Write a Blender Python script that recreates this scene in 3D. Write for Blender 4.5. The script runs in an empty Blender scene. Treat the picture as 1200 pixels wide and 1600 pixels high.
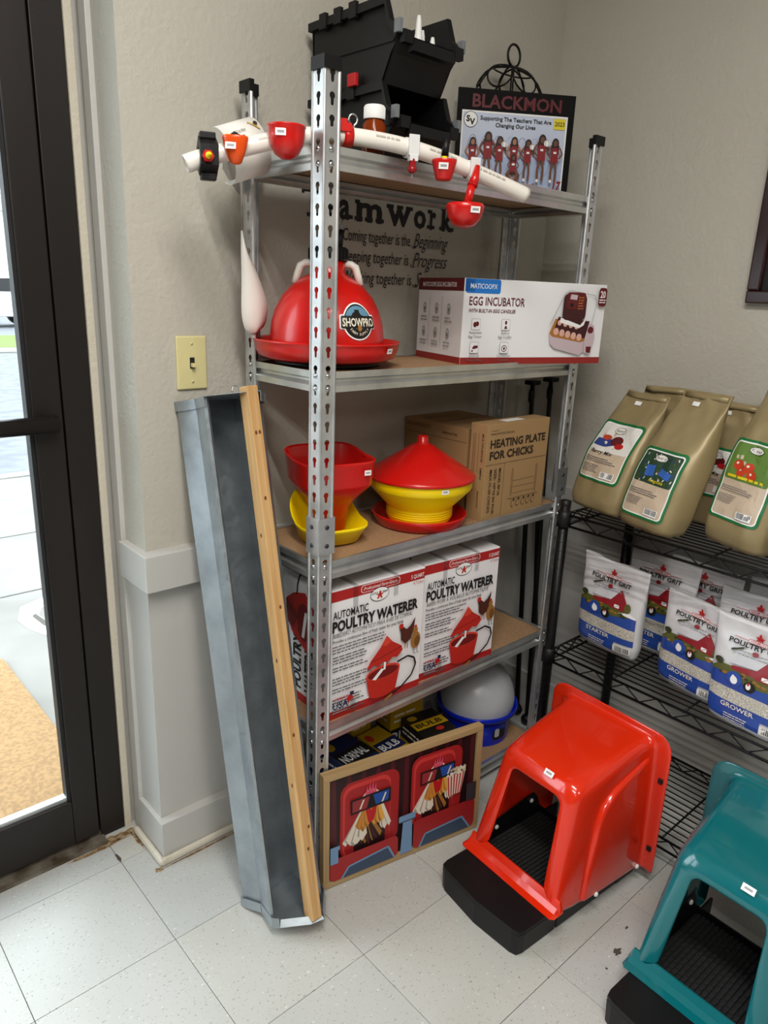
import bpy, bmesh, math, random
from mathutils import Vector, Matrix, noise
from mathutils.geometry import tessellate_polygon
random.seed(7)
R = math.radians
pi = math.pi
scene = bpy.context.scene
col = scene.collection

# ---------------------------------------------------------------- camera
cam_data = bpy.data.cameras.new('camera')
cam = bpy.data.objects.new('camera', cam_data)
col.objects.link(cam)
cam.location = (-0.55904, -1.56684, 1.43241)
cam.rotation_euler = (1.27791, -0.03808, -0.72717)
cam_data.sensor_fit = 'HORIZONTAL'
cam_data.sensor_width = 36
cam_data.lens = 36 * 1140.8 / 1200
cam_data.clip_start = 0.02
scene.camera = cam

# ---------------------------------------------------------------- world, lamps, exposure
w = bpy.data.worlds.new('overcast sky')
scene.world = w
w.use_nodes = True
w.node_tree.nodes['Background'].inputs[0].default_value = (0.84, 0.92, 1.0, 1)
w.node_tree.nodes['Background'].inputs[1].default_value = 6.8
scene.view_settings.view_transform = 'Standard'
scene.view_settings.look = 'None'
scene.view_settings.gamma = 1
scene.view_settings.use_curve_mapping = False
scene.view_settings.exposure = 0.0
scene.cycles.max_bounces = 8
scene.cycles.diffuse_bounces = 4
scene.cycles.glossy_bounces = 4
scene.cycles.caustics_reflective = False
scene.cycles.caustics_refractive = False
scene.cycles.sample_clamp_indirect = 6

CEIL = 2.75
def tube_lamp(x, y, rz, watts, L=1.2, Wd=0.045, color=(1.0, 0.96, 0.90)):
    # a ceiling fixture with a pair of fluorescent tubes
    for s in (-1, 1):
        d = bpy.data.lights.new('ceiling_tube', 'AREA')
        d.shape = 'RECTANGLE'; d.size = L; d.size_y = Wd
        d.energy = watts; d.color = color
        o = bpy.data.objects.new('ceiling_tube', d); col.objects.link(o)
        o.location = (x - s * 0.09 * math.sin(rz), y + s * 0.09 * math.cos(rz), CEIL - 0.06)
        o.rotation_euler = (0, 0, rz)
for lx, ly, lw in ((-0.25, -1.5, 21), (-1.5, -2.2, 21), (-0.25, -4.2, 8), (-2.6, -4.0, 9)):
    tube_lamp(lx, ly, R(90), lw)

# ---------------------------------------------------------------- materials
def lin(h):
    h = h.lstrip('#')
    v = [int(h[i:i + 2], 16) / 255 for i in (0, 2, 4)]
    return tuple(x / 12.92 if x <= 0.04045 else ((x + 0.055) / 1.055) ** 2.4 for x in v) + (1,)
MC = {}
def nt(m): return m.node_tree.nodes, m.node_tree.links
def bump_in(m, scale, strength, dist=0.002, detail=3, kind='noise', coord='Object'):
    N, L = nt(m)
    tc = N.new('ShaderNodeTexCoord')
    if kind == 'noise':
        t = N.new('ShaderNodeTexNoise'); t.inputs['Detail'].default_value = detail
    else:
        t = N.new('ShaderNodeTexVoronoi')
    t.inputs['Scale'].default_value = scale
    L.new(tc.outputs[coord], t.inputs['Vector'])
    b = N.new('ShaderNodeBump'); b.inputs['Strength'].default_value = strength; b.inputs['Distance'].default_value = dist
    L.new(t.outputs[0], b.inputs['Height'])
    L.new(b.outputs[0], N['Principled BSDF'].inputs['Normal'])
    return t
def mat(name, h, rough=0.5, metal=0.0, spec=0.5, coat=0.0, bump=None, vary=None, **kw):
    if name in MC: return MC[name]
    m = bpy.data.materials.new(name); m.use_nodes = True
    p = m.node_tree.nodes['Principled BSDF']
    c = lin(h)
    p.inputs['Base Color'].default_value = c
    p.inputs['Roughness'].default_value = rough
    p.inputs['Metallic'].default_value = metal
    p.inputs['Specular IOR Level'].default_value = spec
    p.inputs['Coat Weight'].default_value = coat
    for k, v in kw.items(): p.inputs[k.replace('_', ' ')].default_value = v
    if bump: bump_in(m, *bump)
    if vary:   # (scale, second colour, low, high)
        N, L = nt(m)
        tc = N.new('ShaderNodeTexCoord'); t = N.new('ShaderNodeTexNoise')
        t.inputs['Scale'].default_value = vary[0]; t.inputs['Detail'].default_value = 6
        L.new(tc.outputs['Object'], t.inputs['Vector'])
        r = N.new('ShaderNodeValToRGB'); L.new(t.outputs[0], r.inputs[0])
        r.color_ramp.elements[0].position = vary[2]; r.color_ramp.elements[0].color = c
        r.color_ramp.elements[1].position = vary[3]; r.color_ramp.elements[1].color = lin(vary[1])
        L.new(r.outputs[0], p.inputs['Base Color'])
    MC[name] = m
    return m
def wall_mat(name, h, s1=.6):
    m = mat(name, h, 0.55)
    N, L = nt(m); p = N['Principled BSDF']
    tc = N.new('ShaderNodeTexCoord')
    a = N.new('ShaderNodeTexNoise'); a.inputs['Scale'].default_value = 85; a.inputs['Detail'].default_value = 3
    b = N.new('ShaderNodeTexNoise'); b.inputs['Scale'].default_value = 13; b.inputs['Detail'].default_value = 2
    mx = N.new('ShaderNodeMath'); mx.operation = 'MULTIPLY'
    for t in (a, b): L.new(tc.outputs['Object'], t.inputs['Vector'])
    L.new(a.outputs[0], mx.inputs[0]); L.new(b.outputs[0], mx.inputs[1])
    bp = N.new('ShaderNodeBump'); bp.inputs['Strength'].default_value = s1; bp.inputs['Distance'].default_value = 0.0055
    L.new(mx.outputs[0], bp.inputs['Height']); L.new(bp.outputs[0], p.inputs['Normal'])
    return m
M_wall = wall_mat('greige wall paint', '#bbb7ac')
M_trimw = mat('greige trim paint', '#bdbcb8', 0.4, bump=(30, .25, .003))
M_caulk = mat('cream door caulk', '#c9c2b2', 0.7, bump=(120, .5, .004))
M_shoe = mat('cream shoe moulding', '#cfc9ba', 0.45, vary=(14, '#8a7049', .62, .8))
M_shop = mat('dim shop wall', '#6b665e', 0.8)
M_ceil = mat('ceiling board', '#d9d6cf', 0.9)
M_bronze = mat('dark bronze aluminium', '#241f1d', 0.42, 0.35, bump=(160, .08, .001))
M_gasket = mat('black gasket', '#0d0d10', 0.6)
M_grout = mat('dark tile joint', '#4a4640', 0.9)
M_asphalt = mat('pale asphalt', '#5d5f64', 0.9, vary=(6, '#6b6d72', .4, .6))
M_concrete = mat('sidewalk concrete', '#7f7c77', 0.9, vary=(3, '#716e69', .4, .65))
M_mat = mat('tan entry mat', '#97764d', 0.95, bump=(260, .6, .004), vary=(90, '#82633f', .4, .6))
M_grass = mat('verge grass', '#5f7330', 0.95, bump=(60, .8, .02))
M_white = mat('white paint', '#e8e8e6', 0.45)
M_black = mat('black plastic', '#0b0b0d', 0.48, spec=.35, bump=(300, .05, .0005))
M_blackm = mat('black powder coated wire', '#070708', 0.42, spec=.3)
M_zinc = mat('zinc plated steel', '#d9dcde', 0.40, .85, vary=(14, '#b8bbbd', .4, .7))
M_zincb = mat('bright zinc beam', '#dcdedd', 0.33, .85, vary=(9, '#b4b7b7', .35, .7))
M_bolt = mat('dark rivet', '#3a3c40', 0.4, 0.6)
M_board = mat('particle board', '#a28160', 0.8, vary=(170, '#93714f', .4, .65))
M_red = mat('glossy red plastic', '#c8130f', 0.28, coat=.2)
M_orange = mat('glossy red orange plastic', '#db2b0d', 0.16, coat=.5)
M_teal = mat('glossy teal plastic', '#066269', 0.16, coat=.5)
M_yellow = mat('yellow plastic', '#f7d802', 0.35)
M_blue = mat('blue plastic', '#0a26b4', 0.22)
M_pvc = mat('white pvc pipe', '#e9e4dc', 0.35)
M_kraft = mat('kraft cardboard', '#9f7f55', 0.85, bump=(80, .08, .001))
M_kraftd = mat('kraft tape', '#8b6b44', 0.5)
M_box = mat('white printed cardboard', '#e9e9ec', 0.5)
M_boxs = mat('white cardboard edge', '#d8d8da', 0.6)
M_pap = mat('white paper', '#e6e3dc', 0.6)
M_ink = mat('black ink', '#0b0a0b', 0.6)
M_inkg = mat('grey ink', '#5d5d60', 0.6)
M_inkl = mat('light grey ink', '#9a9a9e', 0.6)
M_inkred = mat('red ink', '#b5161a', 0.5)
M_maroon = mat('maroon ink', '#5e1418', 0.5)
M_kink = mat('dark brown ink', '#2a1c10', 0.7)
M_lblue = mat('sky blue ink', '#1d74c8', 0.5)
M_wht = mat('white ink', '#f0f0f0', 0.5)
M_brown = mat('brown feather ink', '#4a1f12', 0.6)
M_tan = mat('tan feather ink', '#9a6a2c', 0.6)
M_lamp = mat('ivory switch plastic', '#d8cf98', 0.35)
M_steel = mat('bare steel', '#c9ccd0', 0.2, 1.0)
M_gal = None
def galvanised():
    m = mat('galvanised sheet', '#8a9298', 0.42, 0.75)
    N, L = nt(m); p = N['Principled BSDF']
    tc = N.new('ShaderNodeTexCoord')
    v = N.new('ShaderNodeTexVoronoi'); v.inputs['Scale'].default_value = 110
    n = N.new('ShaderNodeTexNoise'); n.inputs['Scale'].default_value = 16; n.inputs['Detail'].default_value = 6
    L.new(tc.outputs['Object'], v.inputs['Vector']); L.new(tc.outputs['Object'], n.inputs['Vector'])
    r = N.new('ShaderNodeValToRGB'); L.new(n.outputs[0], r.inputs[0])
    r.color_ramp.elements[0].position = .3; r.color_ramp.elements[0].color = lin('#939ba1')
    r.color_ramp.elements[1].position = .7; r.color_ramp.elements[1].color = lin('#a9b1b7')
    L.new(r.outputs[0], p.inputs['Base Color'])
    rr = N.new('ShaderNodeMapRange'); rr.inputs['To Min'].default_value = .34; rr.inputs['To Max'].default_value = .55
    L.new(v.outputs['Color'], rr.inputs['Value']); L.new(rr.outputs[0], p.inputs['Roughness'])
    return m
M_gal = galvanised()
def wood_mat(name, c1, c2, scale=(30, 30, 1.2)):
    m = mat(name, c1, 0.6)
    N, L = nt(m); p = N['Principled BSDF']
    tc = N.new('ShaderNodeTexCoord'); mp = N.new('ShaderNodeMapping'); mp.inputs['Scale'].default_value = scale
    n = N.new('ShaderNodeTexNoise'); n.inputs['Scale'].default_value = 2.5; n.inputs['Detail'].default_value = 5; n.inputs['Distortion'].default_value = .6
    L.new(tc.outputs['Object'], mp.inputs[0]); L.new(mp.outputs[0], n.inputs['Vector'])
    r = N.new('ShaderNodeValToRGB'); L.new(n.outputs[0], r.inputs[0])
    r.color_ramp.elements[0].position = .3; r.color_ramp.elements[0].color = lin(c2)
    r.color_ramp.elements[1].position = .65; r.color_ramp.elements[1].color = lin(c1)
    L.new(r.outputs[0], p.inputs['Base Color'])
    return m
M_pine = wood_mat('pine board', '#cfa873', '#b68a55')
M_knot = mat('pine knot', '#6b3d1c', 0.6)
M_frame = wood_mat('pale wood frame', '#b2966a', '#9c8058', (1.2, 30, 30))
M_framev = wood_mat('pale wood frame upright', '#b2966a', '#9c8058', (30, 30, 1.2))
def tile_mat():
    m = mat('vinyl floor tile', '#b9b9b4', 0.32)
    N, L = nt(m); p = N['Principled BSDF']
    g = N.new('ShaderNodeNewGeometry'); oi = N.new('ShaderNodeObjectInfo')
    base = N.new('ShaderNodeMix'); base.data_type = 'RGBA'
    base.inputs['A'].default_value = lin('#b7b9b7'); base.inputs['B'].default_value = lin('#bdbdb8')
    L.new(oi.outputs['Random'], base.inputs['Factor'])
    last = base.outputs['Result']
    for sc, thr, c, st in ((95, .66, '#a09e98', (1, 2.4, 1)), (120, .70, '#7d7a73', (2.4, 1, 1)), (85, .70, '#d6d6d0', (1, 1.8, 1)), (60, .775, '#3d3934', (1.5, 1, 1))):
        mp = N.new('ShaderNodeMapping'); mp.inputs['Scale'].default_value = st; mp.inputs['Rotation'].default_value = (0, 0, sc)
        n = N.new('ShaderNodeTexNoise'); n.inputs['Scale'].default_value = sc; n.inputs['Detail'].default_value = 1.5
        L.new(g.outputs['Position'], mp.inputs[0]); L.new(mp.outputs[0], n.inputs['Vector'])
        r = N.new('ShaderNodeValToRGB'); r.color_ramp.elements[0].position = thr; r.color_ramp.elements[1].position = thr + .02
        L.new(n.outputs[0], r.inputs[0])
        x = N.new('ShaderNodeMix'); x.data_type = 'RGBA'; x.inputs['B'].default_value = lin(c)
        L.new(r.outputs[0], x.inputs['Factor']); L.new(last, x.inputs['A']); last = x.outputs['Result']
    n = N.new('ShaderNodeTexNoise'); n.inputs['Scale'].default_value = 3; n.inputs['Detail'].default_value = 4
    L.new(g.outputs['Position'], n.inputs['Vector'])
    r = N.new('ShaderNodeMapRange'); r.inputs['From Min'].default_value = .35; r.inputs['From Max'].default_value = .75
    r.inputs['To Min'].default_value = 0; r.inputs['To Max'].default_value = .25
    L.new(n.outputs[0], r.inputs['Value'])
    x = N.new('ShaderNodeMix'); x.data_type = 'RGBA'; x.inputs['B'].default_value = lin('#8f8b80')
    L.new(r.outputs[0], x.inputs['Factor']); L.new(last, x.inputs['A']); last = x.outputs['Result']
    L.new(last, p.inputs['Base Color'])
    return m
M_tile = tile_mat()
M_tile.node_tree.nodes['Principled BSDF'].inputs['Roughness'].default_value = .38
def glass(name, tint=(1, 1, 1, 1), fac=0.06, rough=0.0):
    m = bpy.data.materials.new(name); m.use_nodes = True
    N, L = nt(m); N.remove(N['Principled BSDF'])
    t = N.new('ShaderNodeBsdfTransparent'); t.inputs[0].default_value = tint
    g = N.new('ShaderNodeBsdfGlossy'); g.inputs['Roughness'].default_value = rough
    x = N.new('ShaderNodeMixShader'); lw = N.new('ShaderNodeLayerWeight'); pw = N.new('ShaderNodeMath'); pw.operation = 'POWER'; pw.inputs[1].default_value = 4
    f = N.new('ShaderNodeMath'); f.operation = 'MULTIPLY_ADD'; f.inputs[1].default_value = .6; f.inputs[2].default_value = .04
    L.new(lw.outputs['Facing'], pw.inputs[0]); L.new(pw.outputs[0], f.inputs[0])
    L.new(f.outputs[0], x.inputs[0]); L.new(t.outputs[0], x.inputs[1]); L.new(g.outputs[0], x.inputs[2])
    L.new(x.outputs[0], N['Material Output'].inputs[0])
    return m
M_glass = glass('clear door glass', (.95, .97, .96, 1))

# ---------------------------------------------------------------- mesh helpers
class MB:
    def __init__(s): s.bm = bmesh.new(); s.mats = []
    def mi(s, m):
        if m not in s.mats: s.mats.append(m)
        return s.mats.index(m)
    def face(s, pts, m, smooth=False):
        vs = [s.bm.verts.new(p) for p in pts]
        try: f = s.bm.faces.new(vs)
        except ValueError: return
        f.material_index = s.mi(m); f.smooth = smooth
        return f
    def box(s, x0, y0, z0, x1, y1, z1, m, bev=0, X=None):
        X = X or Matrix()
        cs = [(x0, y0, z0), (x1, y0, z0), (x1, y1, z0), (x0, y1, z0), (x0, y0, z1), (x1, y0, z1), (x1, y1, z1), (x0, y1, z1)]
        v = [s.bm.verts.new(X @ Vector(c)) for c in cs]
        i = s.mi(m); fs = []
        for q in ((0, 3, 2, 1), (4, 5, 6, 7), (0, 1, 5, 4), (1, 2, 6, 5), (2, 3, 7, 6), (3, 0, 4, 7)):
            f = s.bm.faces.new([v[k] for k in q]); f.material_index = i; fs.append(f)
        if bev:
            es = list({e for f in fs for e in f.edges})
            bmesh.ops.bevel(s.bm, geom=es, offset=bev, segments=2, affect='EDGES', profile=.5)
        return fs
    def rings(s, rings, m, closed=True, cap0=False, cap1=False, smooth=True):
        i = s.mi(m)
        vr = [[s.bm.verts.new(p) for p in r] for r in rings]
        n = len(vr[0])
        for a, b in zip(vr, vr[1:]):
            for k in range(n if closed else n - 1):
                k2 = (k + 1) % n
                try:
                    f = s.bm.faces.new((a[k], a[k2], b[k2], b[k])); f.material_index = i; f.smooth = smooth
                except ValueError: pass
        for c, r in ((cap0, vr[0][::-1]), (cap1, vr[-1])):
            if c:
                f = s.bm.faces.new(r); f.material_index = i
        return vr
    def lathe(s, prof, m, n=32, c=(0, 0, 0), sx=1, sy=1, cap0=False, cap1=False, X=None, smooth=True):
        X = X or Matrix()
        rs = []
        for r, z in prof:
            rs.append([X @ Vector((c[0] + r * sx * math.cos(2 * pi * k / n), c[1] + r * sy * math.sin(2 * pi * k / n), c[2] + z)) for k in range(n)])
        return s.rings(rs, m, True, cap0, cap1, smooth)
    def tube(s, pts, r, m, n=8, caps=True, closed=False):
        pts = [Vector(p) for p in pts]
        rr = r if isinstance(r, (list, tuple)) else [r] * len(pts)
        up = Vector((0, 0, 1)); prev = None; rs = []
        N = len(pts)
        for k, p in enumerate(pts):
            a = pts[(k - 1) % N] if (closed or k > 0) else p
            b = pts[(k + 1) % N] if (closed or k < N - 1) else p
            t = (b - a).normalized()
            if prev is None:
                x = t.cross(up)
                if x.length < .05: x = t.cross(Vector((1, 0, 0)))
            else:
                x = prev - t * prev.dot(t)
            x.normalize(); y = t.cross(x).normalized(); prev = x
            rs.append([p + rr[k] * (math.cos(2 * pi * j / n) * x + math.sin(2 * pi * j / n) * y) for j in range(n)])
        if closed: rs.append(rs[0])
        s.rings(rs, m, True, caps and not closed, caps and not closed)
    def prism(s, poly, axis, a, b, m, smooth=False, X=None):
        # poly of 2D points extruded along axis (0 x, 1 y, 2 z) from a to b
        X = X or Matrix()
        def P(u, v, w):
            return X @ Vector({0: (w, u, v), 1: (u, w, v), 2: (u, v, w)}[axis])
        r = [[P(u, v, w) for u, v in poly] for w in (a, b)]
        return s.rings(r, m, True, True, True, smooth)
    def sphere(s, c, r, m, n=12, sz=1, sx=1, sy=1):
        prof = [(r * math.sin(pi * k / (n // 2)), -r * sz * math.cos(pi * k / (n // 2))) for k in range(n // 2 + 1)]
        prof[0] = (1e-5, prof[0][1]); prof[-1] = (1e-5, prof[-1][1])
        s.lathe(prof, m, n, c, sx, sy)
    def build(s, name, parent=None, loc=None, rot=None, solid=0, bevel=0, sub=0, recalc=True, autosmooth=False, off=-1):
        if recalc: bmesh.ops.recalc_face_normals(s.bm, faces=s.bm.faces)
        me = bpy.data.meshes.new(name); s.bm.to_mesh(me); s.bm.free()
        for m in s.mats: me.materials.append(m)
        o = bpy.data.objects.new(name, me); col.objects.link(o)
        if parent: o.parent = parent
        if loc is not None: o.location = loc
        if rot is not None: o.rotation_euler = rot
        if solid:
            md = o.modifiers.new('s', 'SOLIDIFY'); md.thickness = solid; md.offset = off
        if bevel:
            md = o.modifiers.new('b', 'BEVEL'); md.width = bevel; md.segments = 2; md.limit_method = 'ANGLE'; md.angle_limit = R(40)
        if sub:
            md = o.modifiers.new('u', 'SUBSURF'); md.levels = sub; md.render_levels = sub
        if autosmooth:
            for p in me.polygons: p.use_smooth = True
            me.set_sharp_from_angle(angle=R(35))
        return o
def thing(name, label, cat, loc=(0, 0, 0), rz=0, group=None, rot=None):
    o = bpy.data.objects.new(name, None); col.objects.link(o)
    o.empty_display_size = .05
    o.location = loc; o.rotation_euler = rot if rot else (0, 0, rz)
    o['label'] = label; o['category'] = cat
    if group: o['group'] = group
    return o
def tag(o, label, cat, group=None):
    o['label'] = label; o['category'] = cat
    if group: o['group'] = group
    return o
def struct(o): o['kind'] = 'structure'; return o
def copy_tree(o, parent=None):
    c = o.copy(); col.objects.link(c); c.parent = parent
    for ch in list(o.children): copy_tree(ch, c)
    return c

# ---------------------------------------------------------------- flat print
_tc = {}
def text_mesh(s, bold=0.0, shear=0.0, res=2):
    k = (s, bold, shear, res)
    if k in _tc: return _tc[k]
    c = bpy.data.curves.new('t', 'FONT'); c.body = s; c.size = 1; c.offset = bold; c.shear = shear; c.resolution_u = res
    o = bpy.data.objects.new('t', c)
    me = o.to_mesh()
    vs = [(v.co.x, v.co.y) for v in me.vertices]; fs = [tuple(p.vertices) for p in me.polygons]
    o.to_mesh_clear(); bpy.data.objects.remove(o); bpy.data.curves.remove(c)
    x0 = min(v[0] for v in vs); x1 = max(v[0] for v in vs)
    r = ([(v[0] - x0, v[1]) for v in vs], fs, x1 - x0)
    _tc[k] = r
    return r
class PR:
    STEP = 0.00022
    def __init__(s): s.items = []; s.mats = []; s.l = 0
    def mi(s, m):
        if m not in s.mats: s.mats.append(m)
        return s.mats.index(m)
    def add(s, verts, faces, m, up=1):
        s.l += up
        s.items.append((verts, faces, s.mi(m), s.l))
        return s
    def poly(s, pts, m, up=1):
        n = len(pts)
        if n <= 4: return s.add(pts, [tuple(range(n))], m, up)
        tr = tessellate_polygon([[Vector((p[0], p[1], 0)) for p in pts]])
        return s.add(pts, [tuple(t) for t in tr], m, up)
    def rect(s, x0, y0, x1, y1, m, up=1, rot=0):
        p = [(x0, y0), (x1, y0), (x1, y1), (x0, y1)]
        if rot:
            cx, cy = (x0 + x1) / 2, (y0 + y1) / 2; c, q = math.cos(rot), math.sin(rot)
            p = [(cx + (a - cx) * c - (b - cy) * q, cy + (a - cx) * q + (b - cy) * c) for a, b in p]
        return s.poly(p, m, up)
    def rrect(s, x0, y0, x1, y1, r, m, up=1):
        p = []
        for cx, cy, a in ((x1 - r, y1 - r, 0), (x0 + r, y1 - r, 90), (x0 + r, y0 + r, 180), (x1 - r, y0 + r, 270)):
            for k in range(5):
                t = R(a + 22.5 * k); p.append((cx + r * math.cos(t), cy + r * math.sin(t)))
        return s.poly(p, m, up)
    def ell(s, cx, cy, rx, ry, m, n=20, up=1, rot=0):
        c, q = math.cos(rot), math.sin(rot)
        p = []
        for k in range(n):
            a, b = rx * math.cos(2 * pi * k / n), ry * math.sin(2 * pi * k / n)
            p.append((cx + a * c - b * q, cy + a * q + b * c))
        return s.poly(p, m, up)
    def line(s, pts, wd, m, up=1):
        V = []; F = []
        for a, b in zip(pts, pts[1:]):
            dx, dy = b[0] - a[0], b[1] - a[1]; d = math.hypot(dx, dy) or 1; nx, ny = -dy / d * wd / 2, dx / d * wd / 2
            k = len(V)
            V += [(a[0] + nx, a[1] + ny), (a[0] - nx, a[1] - ny), (b[0] - nx, b[1] - ny), (b[0] + nx, b[1] + ny)]
            F.append((k, k + 1, k + 2, k + 3))
        return s.add(V, F, m, up)
    def ring(s, cx, cy, rx, ry, wd, m, n=28, up=1, a0=0, a1=360):
        return s.line([(cx + rx * math.cos(R(a0 + (a1 - a0) * k / n)), cy + ry * math.sin(R(a0 + (a1 - a0) * k / n))) for k in range(n + 1)], wd, m, up)
    def text(s, t, x, y, h, m, w=None, bold=0.0, shear=0.0, align='l', rot=0, up=1, res=2):
        vs, fs, tw = text_mesh(t, bold, shear, res)
        k = h / 0.7; kx = k if w is None else w / tw
        W = tw * kx
        ox = {'l': 0, 'c': -W / 2, 'r': -W}[align]
        c, q = math.cos(rot), math.sin(rot)
        V = []
        for a, b in vs:
            a = a * kx + ox; b = b * k
            V.append((x + a * c - b * q, y + a * q + b * c))
        return s.add(V, fs, m, up)
    def fine(s, x, y, w, n, dy, m, h=None, seed=1, rot=0, ragged=.3):
        rn = random.Random(seed); h = h or dy * .42
        V = []; F = []; c, q = math.cos(rot), math.sin(rot)
        for i in range(n):
            yy = -i * dy; xx = 0; end = w * (1 - ragged * rn.random())
            while xx < end:
                L = min(h * rn.uniform(1.5, 6), end - xx)
                k = len(V)
                for a, b in ((xx, yy), (xx + L, yy), (xx + L, yy + h), (xx, yy + h)): V.append((x + a * c - b * q, y + a * q + b * c))
                F.append((k, k + 1, k + 2, k + 3)); xx += L + h * .7
        return s.add(V, F, m)
    def barcode(s, x0, y0, x1, y1, m, seed=3):
        rn = random.Random(seed); x = x0
        while x < x1:
            wd = rn.choice((1, 1, 2, 3)) * (x1 - x0) / 60
            s.rect(x, y0, min(x + wd, x1), y1, m, up=0); x += wd + rn.choice((1, 2)) * (x1 - x0) / 60
        return s
    def build(s, name, parent, X=None, warp=None, grid=None):
        """X: matrix (plane local x,y,normal z); warp(x,y,h)->Vector instead of X"""
        bm = bmesh.new()
        lay = bm.verts.layers.float.new('h')
        for vs, fs, mi, l in s.items:
            bv = []
            for p in vs:
                v = bm.verts.new((p[0], p[1], 0)); v[lay] = l; bv.append(v)
            for f in fs:
                try: q = bm.faces.new([bv[i] for i in f]); q.material_index = mi
                except ValueError: pass
        if grid:
            xs = [v.co.x for v in bm.verts]; ys = [v.co.y for v in bm.verts]
            for ax, lo, hi in ((0, min(xs), max(xs)), (1, min(ys), max(ys))):
                k = lo + grid
                while k < hi:
                    no = (1, 0, 0) if ax == 0 else (0, 1, 0); co = (k, 0, 0) if ax == 0 else (0, k, 0)
                    bmesh.ops.bisect_plane(bm, geom=list(bm.verts) + list(bm.edges) + list(bm.faces), plane_co=co, plane_no=no, dist=1e-6)
                    k += grid
        for f in bm.faces:
            f.normal_update()
            if f.normal.z < 0: f.normal_flip()
        for v in bm.verts:
            h = v[lay] * s.STEP + .0003
            v.co = warp(v.co.x, v.co.y, h) if warp else Vector((v.co.x, v.co.y, h))
        me = bpy.data.meshes.new(name); bm.to_mesh(me); bm.free()
        for m in s.mats: me.materials.append(m)
        o = bpy.data.objects.new(name, me); col.objects.link(o); o.parent = parent
        if X is not None: o.matrix_local = X
        return o
def plane(o, ex, ey):
    ex = Vector(ex).normalized(); ey = Vector(ey).normalized(); n = ex.cross(ey)
    m = Matrix((ex, ey, n)).transposed().to_4x4(); m.translation = Vector(o); return m
def front(x=0, y=0, z=0): return plane((x, y, z), (1, 0, 0), (0, 0, 1))    # faces -y
def leftside(x=0, y=0, z=0): return plane((x, y, z), (0, -1, 0), (0, 0, 1))  # faces -x
def price_tag(parent, X, w=.022, h=.012, seed=1, txt='1.99'):
    p = PR(); p.rect(0, 0, w, h, M_wht); p.fine(w * .2, h * .35, w * .6, 1, h, M_inkl, h=h * .32, seed=seed, ragged=0)
    return p.build('price_sticker', parent, X)

# ================================================================ the setting
YA = -0.045      # face of the back wall
XB = 1.475       # face of the right wall
YD = 0.13        # face of the door wall
T = 0.3048
def quick(name, boxes, parent=None, bevel=0):
    b = MB()
    for q in boxes: b.box(*q)
    return b.build(name, parent, bevel=bevel)
fl = struct(quick('floor', [(-3.4, -5.5, -.03, 1.5, .14, -.0035, M_grout)]))
tb = MB(); g = .0006
tb.box(g, -T + g, -.0033, T - g, -g, 0, M_tile, bev=.0008)
t0 = None
for i in range(-5, 5):
    for j in range(-1, 10):
        if i * T + T > 1.5 + T or -j * T > .14 + T: continue
        if t0 is None:
            o = t0 = tb.build('tile', fl)
        else:
            o = t0.copy(); col.objects.link(o); o.parent = fl
        o.location = (i * T, -j * T, 0)
# coarse floor further back in the shop
q = quick('tile_field', [(-3.4, -5.5, -.003, -5 * T, .14, -.0002, M_tile), (-5 * T, -5.5, -.003, 1.48, -10 * T, -.0002, M_tile)], fl); q['kind'] = 'stuff'

struct(quick('wall_back', [(.0955, YA, -.03, 1.6, .35, CEIL, M_wall)]))
struct(quick('wall_right', [(XB, -5.5, -.03, XB + .1, YA, CEIL, M_wall)]))
struct(quick('wall_front', [(-3.4, -5.6, -.03, XB + .1, -5.5, CEIL, M_shop)]))
struct(quick('wall_left', [(-3.5, -5.6, -.03, -3.4, .35, CEIL, M_shop)]))
struct(quick('wall_door', [(-3.4, YD, 2.28, .0955, .35, CEIL, M_wall), (-3.4, YD, -.03, -2.35, .35, 2.28, M_wall), (-2.35, YD, -.03, -1.12, .3, .45, M_wall)]))
struct(quick('ceiling', [(-3.5, -5.6, CEIL, XB + .1, .35, CEIL + .1, M_ceil)]))
# reveal trims between the door frame and the pilaster
struct(quick('trim_1', [(.060, .112, 0, .078, .22, CEIL, M_caulk)], bevel=.002))
struct(quick('trim_2', [(.078, .128, 0, .0955, .22, CEIL, M_trimw), (.084, .064, 0, .0965, .1, CEIL, M_trimw)], bevel=.0015))
# chair rail, baseboard and shoe moulding
ws_ = MB(); ws_.prism([(.0935, YA - .002), (XB - .002, YA - .002), (XB - .002, -5.4), (XB + .002, -5.4), (XB + .002, YA + .001), (.0975, YA + .001), (.0975, .064), (.0935, .064)], 2, 0, .76, M_trimw)
struct(ws_.build('wall_wainscot'))
rail = MB()
Lp = [(.0755, -.0845), (XB, -.0845), (XB, YA + .001), (.097, YA + .001), (.097, .062), (.0755, .062)]
rail.prism(Lp, 2, .755, .843, M_trimw)
rail.box(XB - .03, -5.4, .755, XB + .001, -.0846, .843, M_trimw)
struct(rail.build('trim_3', bevel=.002))
bb = MB()
bb.prism([(.083, -.0715), (XB, -.0715), (XB, YA + .001), (.097, YA + .001), (.097, .064), (.083, .064)], 2, 0, .116, M_trimw)
struct(bb.build('baseboard_back', bevel=.002))
def shoe(name, x0, y0, x1, y1, r=.015, h=.022):
    b = MB()
    b.box(min(x0, x1) , min(y0, y1), 0, max(x0, x1), max(y0, y1), h, M_shoe, bev=.009)
    return struct(b.build(name))
q = MB(); q.prism([(.0675, -.0865), (XB - .015, -.0865), (XB - .015, -.0714), (.0831, -.0714), (.0831, .08), (.0675, .08)], 2, 0, .022, M_shoe)
struct(q.build('trim_4', bevel=.009))
bb = MB(); bb.box(XB - .014, -5.4, 0, XB + .001, -.0716, .116, M_trimw, bev=.003)
struct(bb.build('baseboard_right'))
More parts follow.
